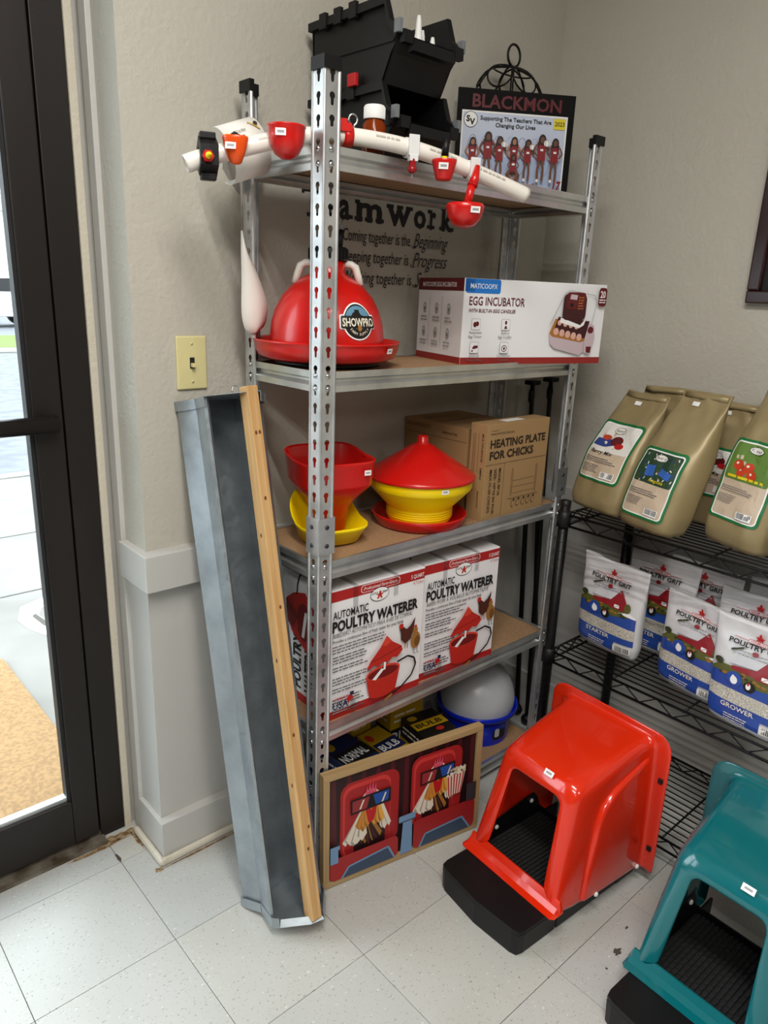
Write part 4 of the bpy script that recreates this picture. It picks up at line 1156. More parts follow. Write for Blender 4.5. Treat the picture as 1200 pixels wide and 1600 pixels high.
# ================================================================ bottom shelf
S5 = SH[0]
bf = thing('blue_waterer', 'blue poultry waterer with translucent white dome on the bottom shelf', 'waterer', (1.11, -.222, S5))
M_dome = mat('frosted white plastic', '#c3c6cb', .3, Transmission_Weight=.15)
b = MB(); b.lathe([(.108, .0), (.112, .07), (.113, .098), (.110, .098), (.106, .0)], M_blue, 48)
bfb = b.build('base_ring', bf)
b = MB()
b.lathe([(.112, .088), (.131, .094), (.1325, .110), (.129, .112), (.126, .099), (.113, .094)], M_blue, 56); b.build('rim', bf)
b = MB(); b.lathe([(.0001, .0), (.106, .001), (.106, .004), (.0001, .004)], M_blue, 40); b.build('bottom_dish', bf)
for a in range(6):
    p = PR(); p.rrect(-.028, .02, .028, .078, .010, M_gasket); p.rrect(-.02, .03, -.002, .06, .005, M_dome)
    p.build('window', bfb, warp=cylwarp(.1105, R(-95 + a * 60), 0), grid=.008)
b = MB(); b.lathe([(.118, .100), (.1205, .118), (.119, .140), (.112, .170), (.098, .198), (.075, .220), (.045, .233), (.0001, .238)], M_dome, 56); b.build('dome', bf)
# little display cartons of bulbs
bx_y = mat('bulb box yellow', '#b8930c', .5); bx_b = mat('bulb box navy', '#131e4c', .5); bx_k = mat('bulb box black', '#15130f', .5)
def bulb_box(x, y, rz, W, D, H, body, stripe, word, label, z=S5):
    t = thing('bulb_box', label, 'box', (x, y, z), R(rz), 'heat lamp bulb boxes')
    b = MB(); b.box(0, 0, 0, W, D, H, body, bev=.001); c = b.build('carton', t)
    for X, LL in ((front(), W), (plane((0, D, 0), (0, -1, 0), (0, 0, 1)), D)):
        p = PR(); p.rect(0, H * .25, LL, H * .6, stripe); p.text(word, LL * .06, H * .34, H * .2, M_wht if stripe != bx_y else M_ink, w=LL * .86, bold=.02)
        p.fine(LL * .1, H * .82, LL * .7, 2, H * .1, M_cream, h=H * .04); p.build('print', c, X)
    p = PR(); p.rect(0, D * .3, W, D * .62, stripe); p.text(word, W * .08, D * .38, D * .16, M_wht if stripe != bx_y else M_ink, w=W * .8, bold=.02); p.ell(W * .2, D * .8, W * .14, D * .1, bx_y if body != bx_y else M_r1); p.ell(W * .6, D * .15, W * .12, D * .08, M_r1)
    p.build('top_print', c, plane((0, 0, H), (1, 0, 0), (0, 1, 0)))
    return t
bulb_box(.395, -.345, -3, .112, .20, .115, bx_b, bx_k, 'NORMAL', 'navy bulb box at the left end of the bottom shelf')
bulb_box(.520, -.345, 5, .112, .20, .150, bx_b, bx_k, 'NORMAL', 'navy bulb box second from the left on the bottom shelf')
bulb_box(.655, -.335, 3, .085, .17, .130, bx_y, bx_b, 'BULB', 'yellow bulb box between navy boxes and dark box')
bulb_box(.775, -.315, -8, .115, .12, .150, bx_k, bx_y, 'BULB', 'dark bulb box just left of the blue waterer')
bulb_box(.760, -.185, -4, .125, .07, .185, bx_y, bx_k, 'BULB', 'tall yellow and black bulb display box with red dot print')
bulb_box(.640, -.145, 3, .08, .05, .185, bx_y, bx_k, 'BULB', 'small yellow bulb box behind the others on the bottom shelf')

# ================================================================ top shelf
S1 = SH[4]
def bin_(z, label, name='parts_bin'):
    t = thing(name, label, 'storage bin', (.531, -.078, z), 0, 'stacked black bins')
    W = .168; th_ = .0035
    side = [(-.01, 0), (-.235, 0), (-.262, .050), (-.285, .078), (-.281, .092), (-.262, .105), (-.245, .148), (.005, .148), (0, .08)]
    lipo = [(-.285, .078), (-.281, .092), (-.262, .105), (-.245, .150), (.006, .150)]
    for x in (0, W - th_):
        b = MB(); b.prism(side, 0, x, x + th_, M_black)
        b.prism([(.002, .072), (.002, .078), (-.268, .075), (-.268, .068)], 0, x - (.003 if x == 0 else -.001), x + th_ - (.001 if x == 0 else -.003), M_black)
        b.build('side_wall', t)
        b = MB()   # folded rim flange
        o_ = -.010 if x == 0 else th_
        pts = lipo
        lo = [(y, z_ - .016) if k > 2 else (y + .008, z_ - .010) for k, (y, z_) in enumerate(lipo)]
        b.prism(pts + lo[::-1], 0, x + o_, x + o_ + .010, M_black)
        b.build('rim_flange', t)
    b = MB(); b.box(0, -.235, 0, W, -.005, th_, M_black); b.box(0, -.004, 0, W, 0, .148, M_black); b.build('base', t)
    b = MB(); b.prism([(-.235, 0), (-.262, .050), (-.287, .078), (-.283, .078), (-.258, .050), (-.231, 0)], 0, 0, W, M_black)
    b.prism([(-.297, .062), (-.297, .084), (-.283, .086), (-.283, .062)], 0, -.0, .026, M_black); b.prism([(-.297, .062), (-.297, .084), (-.283, .086), (-.283, .062)], 0, W - .026, W, M_black)
    b.prism([(-.297, .052), (-.297, .072), (-.283, .074), (-.283, .05)], 0, .024, W - .024, M_black)
    b.build('front_panel', t)
    for y in (-.06, -.11, -.16):
        b = MB(); b.box(-.014, y, .128, -.004, y + .022, .158, M_black, bev=.001); b.build('stacking_tab', t)
    for x in (-.0105, W + .0005):
        b = MB(); b.box(x, -.292, .078, x + .010, -.276, .102, mat('label clip grey', '#6c7074', .3), bev=.001); b.build('label_clip', t)
    return t
bin_(S1, 'lower black open-front stacking bin on the top shelf')
bu = bin_(S1 + .149, 'upper black stacking bin holding white dropper bottles')
b = MB(); b.box(.511, -.250, 1.838, .521, -.224, 1.862, M_inkred, bev=.0015); tag(b.build('red_clip'), 'small red plastic clip on the lower black bin rim', 'clip')
def dropper(x, y, z, h, r, rz, label):
    t = thing('dropper_bottle', label, 'bottle', (x, y, z), rz, 'dropper bottles in the upper bin')
    b = MB(); b.lathe([(.0001, 0), (r, .001), (r, h * .6), (r * .55, h * .68)], M_white, 20); o = b.build('bottle_body', t)
    b = MB(); b.lathe([(r * .62, h * .66), (r * .62, h * .74), (r * .5, h * .76), (r * .4, h * .92), (r * .25, h), (.0001, h)], M_white, 16); b.build('dropper_cap', t)
    p = PR(); p.rect(-r * 1.3, h * .12, r * 1.3, h * .5, M_navy); p.ell(0, h * .3, r * .6, h * .13, bx_y); p.build('bottle_label', o, warp=cylwarp(r, R(-100), 0), grid=.004)
base_z = S1 + .149 + .005
dropper(.649, -.288, base_z, .146, .0145, 0, 'tallest white dropper bottle in the upper black bin')
dropper(.676, -.272, base_z, .128, .0135, 0, 'middle white dropper bottle in the upper black bin')
dropper(.679, -.301, base_z, .110, .0130, .4, 'right white dropper bottle with purple label in the upper bin')
dropper(.615, -.235, base_z, .128, .0135, .4, 'rear white dropper bottle mostly hidden in the upper bin')
# amber jar
jr = thing('pill_jar', 'amber jar with white screw lid on the top shelf behind the pipe', 'jar', (.492, -.338, S1))
M_amber = mat('amber plastic', '#a6420e', .15, Transmission_Weight=.55, IOR=1.3)
b = MB(); b.lathe([(.0001, 0), (.021, .001), (.0232, .006), (.0232, .062), (.018, .069), (.018, .074)], M_amber, 28); b.build('jar_body', jr)
b = MB(); b.lathe([(.0001, .003), (.0205, .003), (.0208, .05), (.0001, .052)], mat('orange pellets', '#a8501f', .8, bump=(220, 1, .004)), 20); b.build('contents', jr)
b = MB(); b.lathe([(.0205, .072), (.021, .073), (.021, .0945), (.0195, .097), (.0001, .0972)], M_white, 28)
for k in range(30): b.box(-.0006, .0206, .074, .0006, .0215, .094, M_white, X=Matrix.Rotation(2 * pi * k / 30, 4, 'Z'))
b.build('jar_lid', jr)
# white pvc pipe with sample drinkers
PP = [(.128, -.242, 1.640), (.171, -.259, 1.658), (.265, -.294, 1.690), (.328, -.318, 1.7065), (.377, -.337, 1.7135), (.435, -.359, 1.7165), (.523, -.392, 1.7105), (.616, -.427, 1.693), (.716, -.465, 1.666), (.793, -.495, 1.642)]
def cr(P, n=6):
    P = [Vector(q) for q in P]; o = []
    for i in range(len(P) - 1):
        a, b, c, d = P[max(i - 1, 0)], P[i], P[i + 1], P[min(i + 2, len(P) - 1)]
        for k in range(n):
            t = k / n
            o.append(.5 * (2 * b + (c - a) * t + (2 * a - 5 * b + 4 * c - d) * t * t + (3 * b - a - 3 * c + d) * t ** 3))
    o.append(P[-1]); return o
PC = cr(PP)
pipe = thing('pvc_pipe', 'bent white PVC pipe with sample drinkers lying across the top shelf front', 'pipe', (0, 0, 0))
b = MB(); b.tube(PC, .0158, M_pvc, 24, caps=False)
b.build('pipe_wall', pipe, solid=.002)
pd = (PC[-1] - PC[0]).normalized()
M_pvcm = mat('faint pipe lettering', '#b9b3aa', .5)
p = PR()
for k in range(5): p.fine(.14 + k * .115, 0, .07, 1, .01, M_pvcm, h=.0035, seed=k)
cum = [0]
for a, c in zip(PC, PC[1:]): cum.append(cum[-1] + (c - a).length)
def pipewarp(x, y, h):
    for i in range(len(PC) - 1):
        if cum[i + 1] >= x or i == len(PC) - 2: break
    f = (x - cum[i]) / (cum[i + 1] - cum[i]); c = PC[i].lerp(PC[i + 1], f); t = (PC[i + 1] - PC[i]).normalized()
    n1 = Vector((t.y, -t.x, 0)).normalized(); n2 = t.cross(n1); n2 = n2 if n2.z > 0 else -n2
    a = y / .0158 + .25
    return c + (n1 * math.cos(a) + n2 * math.sin(a)) * (.0158 + h)
p.build('pipe_lettering', pipe, warp=pipewarp, grid=.02)
def at(x):
    for a, c in zip(PC, PC[1:]):
        if a.x <= x <= c.x: return a.lerp(c, (x - a.x) / (c.x - a.x)), (c - a).normalized()
def onto(name, label, cat, x, group='sample drinkers on the white pipe'):
    P, t = at(x)
    q = thing(name, label, cat, P, math.atan2(t.y, t.x), group); return q
def cup_tag(parent, x, y, z, rx=0, w=.019):
    p = PR(); p.rect(0, 0, w, .012, M_wht); p.fine(w * .18, .004, w * .66, 1, .01, M_inkl, h=.0045, seed=9, ragged=0)
    return p.build('price_sticker', parent, front(x, y, z) @ Matrix.Rotation(rx, 4, 'X'))
# 1 black hexagonal clamp with red nut
q = onto('saddle_clamp', 'black hexagonal clamp with red nut and yellow nipple at the pipe left end', 'clamp', .165)
b = MB(); b.lathe([(.0161, -.016), (.033, -.016), (.034, 0), (.033, .016), (.0161, .016)], M_black, 6, X=Matrix.Rotation(pi / 2, 4, 'Y'), smooth=False)
b.box(-.014, -.012, .028, .014, .010, .040, M_black, bev=.002); b.box(-.014, -.012, -.040, .014, .010, -.028, M_black, bev=.002)
b.build('clamp_body', q)
b = MB(); b.lathe([(.0001, .0), (.0105, 0), (.0105, .009), (.0001, .009)], M_red, 6, X=Matrix.Translation((-.004, -.031, -.004)) @ Matrix.Rotation(pi / 2, 4, 'X'), smooth=False); b.build('red_nut', q)
b = MB(); b.lathe([(.0001, .0), (.006, 0), (.0058, .008), (.0035, .014), (.003, .02), (.0001, .021)], M_yellow, 14, X=Matrix.Translation((-.004, -.040, -.004)) @ Matrix.Rotation(pi / 2, 4, 'X')); b.build('yellow_nipple', q)
# 2 small orange cup
M_oran = mat('orange plastic', '#e2500c', .3)
def hang(name, label, cat, x, dx=0, dy=-.0, dz=0):
    P, t = at(x); return thing(name, label, cat, (P.x + dx, P.y + dy, P.z + dz), R(-38), 'sample drinkers on the white pipe')
q = hang('drinker_cup', 'small orange cone drinker cup near the pipe left end', 'drinker', .202, 0, -.022, .0)
b = MB(); b.lathe([(.0225, .022), (.0235, .021), (.0235, .017), (.018, -.004), (.0105, -.022), (.006, -.0245), (.0001, -.025), (.0001, -.022), (.009, -.02), (.017, -.003), (.0222, .02)], M_oran, 28, sy=.8); b.build('cup', q)
b = MB(); b.tube([(.004, .004, .014), (.006, .0, .024), (.0, -.008, .026), (-.006, -.006, .023)], .0028, M_black, 8); b.sphere((-.016, .0, .022), .004, M_yellow, 8); b.build('trigger', q)
cup_tag(q, -.016, -.0195, -.002, R(-15))
# 3 round red cup
q = hang('drinker_cup', 'round glossy red drinker cup left of the near upright', 'drinker', .289, 0, -.025, .0)
b = MB(); b.lathe([(.033, .021), (.0355, .0205), (.036, .018), (.0345, .016), (.0335, .002), (.030, -.014), (.022, -.028), (.010, -.0355), (.0001, -.037), (.0001, -.034), (.02, -.025), (.029, -.01), (.032, .016)], M_red, 36); b.build('cup', q)
b = MB(); b.box(-.012, .024, -.012, .012, .034, .02, M_red, bev=.002); b.build('pipe_clip', q)
cup_tag(q, -.018, -.0335, -.0015)
# 4 red clamp and eye hook by the upright
q = onto('saddle_clamp', 'red snap clamp on the pipe beside the near upright', 'clamp', .413)
b = MB(); b.lathe([(.0162, -.009), (.0195, -.009), (.0195, .009), (.0162, .009)], M_red, 20, X=Matrix.Rotation(pi / 2, 4, 'Y')); b.box(-.02, -.021, .004, .004, -.012, .020, M_red, bev=.002); b.box(-.022, -.016, .014, -.004, .0, .028, M_red, bev=.002)
b.build('clamp_body', q)
q = onto('eye_hook', 'small bright steel eye hook standing on the white pipe', 'hook', .424)
b = MB(); b.tube([(0, 0, .012)] + [(.0085 * math.sin(a), 0, .030 - .0095 * math.cos(a)) for a in [R(20 + k * 320 / 14) for k in range(15)]], .0019, M_steel, 8); b.build('hook_wire', q)
# 5 white clip with red nipple
M_clip = mat('white clip plastic', '#dcdcdc', .3)
def clipbody(q):
    b = MB(); b.lathe([(.0162, -.011), (.019, -.011), (.019, .011), (.0162, .011)], M_clip, 20, X=Matrix.Rotation(pi / 2, 4, 'Y')); b.box(-.011, -.021, -.016, .011, -.0165, .022, M_clip, bev=.001)
    b.box(-.009, -.022, -.026, .009, -.008, -.014, M_clip, bev=.001); b.build('pipe_clip', q)
q = onto('nipple_drinker', 'white pipe clip with a small red nipple drinker', 'drinker', .538); clipbody(q)
b = MB(); b.lathe([(.0001, 0), (.0065, 0), (.0065, -.014), (.009, -.015), (.009, -.022), (.004, -.026), (.0001, -.026)], mat('dark red plastic', '#8e0f16', .25), 14, c=(-.001, -.016, -.022)); b.build('red_nipple', q)
b = MB(); b.tube([(-.001, -.016, -.046), (-.001, -.016, -.056)], .0012, M_steel, 6); b.build('steel_pin', q)
# 6 red cone cup on black stem
q = hang('drinker_cup', 'red cone drinker cup hanging from a black and yellow stem', 'drinker', .590, 0, -.026, .0)
b = MB(); b.tube([(0, .0, -.002), (.002, .0, .028)], .0072, M_black, 14); b.build('black_stem', q)
b = MB(); b.lathe([(.0001, -.002), (.006, -.002), (.0065, -.012), (.0001, -.012)], M_yellow, 12, c=(0, 0, 0)); b.build('yellow_collar', q)
b = MB(); b.lathe([(.0245, -.009), (.0255, -.0105), (.025, -.014), (.0165, -.044), (.014, -.047), (.0001, -.048), (.0001, -.045), (.0135, -.044), (.0235, -.012)], M_red, 30); b.build('cup', q)
cup_tag(q, -.014, -.0225, -.029, R(15))
# 7 big red cup on arm
q = onto('drinker_cup', 'large red bell drinker cup hanging lowest near the pipe right end', 'drinker', .667); clipbody(q)
q2 = q
b = MB(); b.tube([(.002, -.024, .006), (-.004, -.028, -.018), (-.010, -.03, -.034)], [.005, .009, .011], M_red, 12); b.tube([(-.010, -.03, -.03), (-.020, -.03, -.072)], [.0085, .0085], M_red, 14); b.build('arm', q)
b = MB(); b.lathe([(.036, -.068), (.0395, -.072), (.0392, -.078), (.034, -.096), (.022, -.110), (.008, -.115), (.006, -.112), (.0001, -.112), (.0001, -.108), (.02, -.105), (.034, -.086), (.036, -.072), (.03, -.069), (.0001, -.068)], M_red, 36, c=(-.023, -.03, 0)); b.build('cup', q)
cup_tag(q, -.03, -.0685, -.088, R(8), .021)
# paper strip roll with hanging tail
pr_ = thing('paper_strip', 'curled white printed paper strip hanging over the top shelf left end', 'paper', (0, 0, 0))
b = MB()
rr = .050
ax_ = Vector((.93, -.12, .36)).normalized(); e1 = Vector((-.25, -1, .3)); e1 = (e1 - ax_ * e1.dot(ax_)).normalized(); e2 = ax_.cross(e1).normalized()
if e2.z < 0: e2 = -e2
Cc = Vector((.275, -.185, 1.690))
prev = []
for k in range(29):
    a = R(75 - k * 215 / 28); rk = rr * (1 + .0006 * k * k * .3); prev.append([Cc + (e1 * math.cos(a) + e2 * math.sin(a)) * rk + ax_ * hgt for hgt in (-.040, .040)])
b.rings([[r[0], r[1]] for r in prev], M_pap, closed=False)
rolls = b.build('curl', pr_, solid=.0006)
p = PR()
p.text('POULTRY', -.02, .012, .006, M_ink, w=.026); p.line([(.018, .030), (.034, .008)], .0022, bx_y); p.line([(-.03, -.002), (-.022, -.008)], .0022, bx_y); p.ell(-.005, .004, .003, .0025, M_r1, 8); p.ell(.031, .022, .004, .005, M_kink, 10)
def curlwarp(x, y, h):
    a = y / rr
    return Cc + (e1 * math.cos(a) + e2 * math.sin(a)) * (rr + h + .0022) + ax_ * x
p.build('print', rolls, warp=curlwarp, grid=.008)
b = MB()
L_ = [(.3075, -.131, 1.545), (.3065, -.132, 1.50), (.306, -.133, 1.44), (.3045, -.133, 1.378), (.312, -.132, 1.345), (.326, -.13, 1.330)]
R_ = [(.3085, -.131, 1.544), (.322, -.135, 1.50), (.343, -.139, 1.457), (.366, -.139, 1.396), (.364, -.135, 1.355), (.349, -.13, 1.338)]
b.face([(.344, -.07, 1.685), (.41, -.07, 1.685), (.372, -.072, 1.60), (.344, -.075, 1.535)], M_pap)
b.face([(.25, -.16, 1.655), (.29, -.13, 1.63), (.344, -.07, 1.62), (.344, -.07, 1.67), (.30, -.12, 1.69), (.262, -.15, 1.70)], M_pap)
b.rings([[Vector(a), Vector(a).lerp(Vector(c), .5) + Vector((0, -.006, 0)), Vector(c)] for a, c in zip(cr(L_, 4), cr(R_, 4))], M_pap, closed=False)
b.build('tail', pr_, solid=.0006)

# team photo board
bd = thing('photo_board', 'black board with a team photo print standing at the right end of the top shelf', 'picture', (.988, -.092, S1), R(-33.5))
BW, BHt = .32, .262
b = MB(); b.box(0, 0, 0, BW, .008, BHt, mat('black board', '#0c0c0d', .75, spec=.2), bev=.001); bo = b.build('board', bd)
p = PR(); p.text('BLACKMON', BW * .12, BHt - .043, .030, mat('dark crimson lettering', '#5c0f1b', .5), w=BW * .76, bold=.025)
x0, y0, x1, y1 = .012, .018, BW - .018, BHt - .052
p.rect(x0, y0, x1, y1, M_wht); b1 = mat('pale blue print', '#a9bbdb', .5); b2 = mat('light blue print', '#c3cde2', .5)
p.rect(x0 + .004, y0 + .004, x1 - .004, y1 - .004, b2); p.rect(x0 + .004, y0 + .004, x1 - .004, y0 + .085, b1)
for k, (gx, gw) in enumerate(((.03, .03), (.064, .03), (.098, .03), (.132, .03), (.166, .03), (.2, .03), (.232, .03))): p.ring(gx + .015, y0 + .09, .015, .045, .0018, b1 if k % 2 else mat('outline blue print', '#8796bb', .5), 16, up=0 if k else 1)
p.ell(x0 + .024, y1 - .022, .019, .0195, M_ink, 24); p.ell(x0 + .024, y1 - .022, .0175, .018, M_wht, 24); p.text('S', x0 + .012, y1 - .027, .014, M_ink, bold=.05); p.text('V', x0 + .021, y1 - .034, .014, M_ink, bold=.05)
p.text('Supporting The Teachers That Are', x0 + .05, y1 - .021, .0095, M_ink, w=.195, bold=.018); p.text('Changing Our Lives', x0 + .092, y1 - .036, .0095, M_ink, w=.11, bold=.018)
p.rect(x1 - .038, y1 - .032, x1 - .006, y1 - .006, mat('yellow tab ink', '#e0cf2a', .5)); p.text('2023', x1 - .022, y1 - .024, .0105, M_ink, w=.027, bold=.015, align='c')
M_sk = mat('skin ink', '#6b4330', .5); M_sk2 = mat('pale skin ink', '#a5745a', .5); M_hair = mat('dark hair ink', '#1e1211', .5); M_jer = mat('jersey red ink', '#86161f', .5)
def player(px, h, skin, arm=0, kneel=False):
    yb = y0 + .03 if not kneel else y0 + .022; s = h / .11
    if not kneel:
        for d in (-.006, .006): p.line([(px + d * s * .6, yb + .05 * s), (px + d * s * 1.2, yb + .025 * s), (px + d * s, yb)], .006 * s, skin)
        p.line([(px - .006 * s, yb + .004), (px - .006 * s, yb - .003)], .006 * s, M_wht)
    else:
        p.line([(px - .006, yb + .03), (px - .018, yb + .016), (px + .002, yb)], .008, skin); p.line([(px + .006, yb + .03), (px + .018, yb + .014), (px + .004, yb)], .008, skin)
    o = .046 * s if not kneel else .025
    p.poly([(px - .011 * s, yb + o), (px + .011 * s, yb + o), (px + .010 * s, yb + o + .02 * s), (px + .013 * s, yb + o + .042 * s), (px - .013 * s, yb + o + .042 * s), (px - .010 * s, yb + o + .02 * s)], M_jer)
    tp = yb + o + .04 * s
    p.line([(px - .013 * s, tp - .003), (px - .021 * s, tp - .018 * s), (px - .010 * s, tp - .03 * s)], .0045 * s, skin)
    p.line([(px + .013 * s, tp - .003), (px + (.021 if not arm else .018) * s, tp - .018 * s), (px + .012 * s, tp - (.03 if not arm else .004) * s)], .0045 * s, skin)
    p.ell(px, tp + .008 * s, .0095 * s, .012 * s, M_hair, 14); p.poly([(px - .010 * s, tp + .01 * s), (px - .011 * s, tp - .012 * s), (px - .005 * s, tp - .002), (px + .006 * s, tp - .002), (px + .010 * s, tp - .012 * s), (px + .0095 * s, tp + .01 * s)], M_hair)
    p.ell(px, tp + .007 * s, .0055 * s, .0075 * s, skin, 12)
    p.fine(px - .004, tp - .018 * s, .008, 1, .004, M_wht, h=.005, ragged=0)
    if arm: p.ell(px + .012 * s, tp + .0 * s, .008 * s, .008 * s, M_wht, 14); p.ring(px + .012 * s, tp, .005 * s, .008 * s, .001, M_hair, 10)
player(.045, .102, M_sk2); player(.086, .118, M_sk); player(.118, .108, M_sk, 1); player(.157, .108, M_sk2); player(.195, .104, M_sk, 1); player(.232, .118, M_sk, 1); player(.268, .11, M_sk)
player(.155, .08, M_sk, 0, True)
p.text('Spring Valley Volleyball', x0 + .06, y0 + .012, .0105, M_jer, w=.145, bold=.035); p.text('17', x1 - .034, y0 + .006, .024, M_jer, w=.024, bold=.04, shear=.2)
p.build('print', bo, front())
b = MB(); b.box(.14, .008, 0, .16, .015, .2, M_black); b.build('easel_leg', bd)
b = MB(); b.box(.1, .0155, .0, .2, .05, .004, M_black); b.build('easel_foot', bd)
# black wire stand with petal top
ws = thing('wire_stand', 'black wire stand with ring handle and petal crown behind the photo board', 'stand', (1.19, -.098, S1), 0)
b = MB()
for s_ in (-.004, .004): b.tube([(s_, 0, .004), (s_, 0, .345)], .0022, M_blackm, 6)
b.tube([(.026 * math.sin(R(a)), 0, .373 - .027 * math.cos(R(a))) for a in range(0, 360, 20)], .0032, M_blackm, 8, closed=True)
b.build('stem_ring', ws)
for k in range(7):
    a = 2 * pi * k / 7 + .25; b = MB(); P = []
    for t in range(21):
        u = t / 20; rad = .020 + .112 * math.sin(pi * u) ** .8; side = .050 * math.sin(2 * pi * u)
        q_ = (rad - .02) / .112
        P.append((rad * math.cos(a) - side * math.sin(a), max(-.13, min(.045, (rad * math.sin(a) + side * math.cos(a)) * .38)), .345 - .012 * q_ - .058 * q_ ** 3))
    b.tube(P, .0024, M_blackm, 6); b.build('petal', ws)
b = MB(); b.tube([(.075 * math.cos(R(a)), .03 * math.sin(R(a)), .334) for a in range(0, 360, 20)], .0022, M_blackm, 6, closed=True); b.tube([(-.04, 0, .002), (.04, 0, .002)], .003, M_blackm, 6); b.tube([(0, -.03, .002), (0, .03, .002)], .003, M_blackm, 6); b.build('hoop', ws)

# ================================================================ bags on the wire rack
M_kbag = mat('tan foil seed bag', '#978762', .42, .15, bump=(9, .3, .01))
M_gbag = mat('white glossy grit bag', '#d3d3d6', .25, bump=(12, .35, .008))
M_green = mat('label green', '#0e6b35', .35); M_lab = mat('label beige', '#c9b6a0', .4); M_labw = mat('label white', '#e4e2dd', .35)
M_bblue = mat('bag blue', '#274a9e', .3); M_bdb = mat('bag deep blue', '#22377c', .3); M_barn = mat('barn red', '#8c1a24', .35); M_field = mat('field olive', '#575a26', .4)
M_grit = mat('speckled grit', '#a39d90', .6, vary=(420, '#dad6cc', .45, .56))
class Bag:
    def __init__(s, W, D, H, lx=0, ly=0, seed=0, amp=.006, pw=1.0, flat=.92, gus=4.0):
        s.W, s.D, s.H, s.lx, s.ly, s.seed, s.amp, s.pw, s.flat, s.gus = W, D, H, lx, ly, seed, amp, pw, flat, gus
    def wd(s, t):
        lo = .93 + .07 * min(1, t / .12); hi = 1 + (s.pw - 1) * max(0, (t - .45) / .55)
        w = s.W * lo * hi
        f = min(1, t / .08); d = s.D * (.80 + .2 * f)
        if t > .42: d *= max(.0, 1 - ((t - .42) / (s.flat - .42)) ** 1.6) if t < s.flat else 0
        return w, max(d, .006)
    def pt(s, x, z, side, extra=0):
        """x across, z up, side -1 front / +1 back"""
        t = z / s.H; w, d = s.wd(t); n = s.gus
        u = max(-1, min(1, 2 * x / w)); y = side * d / 2 * max(0, (1 - abs(u) ** n)) ** (1 / n) if abs(u) < 1 else 0
        k = .35 + .65 * min(1, max(0, t))
        y += s.amp * k * (noise.noise((x * 14 + s.seed * 7, z * 11, s.seed + side)) + .5 * noise.noise((x * 34 + s.seed * 3, z * 30, s.seed + 5 + side))) * (1 - abs(u) ** 6)
        if t > .35: y += side * s.amp * .9 * (t - .35) * abs(noise.noise((x * 22 + s.seed * 5 + z * 16, z * 7 - x * 9, s.seed))) * 2.2
        zz = z + .006 * noise.noise((x * 9 + s.seed, 1.5, 2)) * t
        sag = s.lx * t + .0; back = s.ly * t ** 1.3
        return Vector((x + sag, y + back + side * extra, zz))
    def mesh(s, b, m, nx=26, nz=30):
        rs = []
        for j in range(nz + 1):
            z = s.H * j / nz; w, d = s.wd(j / nz); r = []
            for k in range(nx):
                a = k / (nx - 1); u = -math.cos(pi * a); r.append(s.pt(u * w / 2 * .9999, z, -1))
            for k in range(nx - 2, 0, -1):
                a = k / (nx - 1); u = -math.cos(pi * a); r.append(s.pt(u * w / 2 * .9999, z, 1))
            rs.append(r)
        b.rings(rs, m, True, True, True)
    def warp(s): return lambda x, y, h: s.pt(x, y, -1, h + .0022)
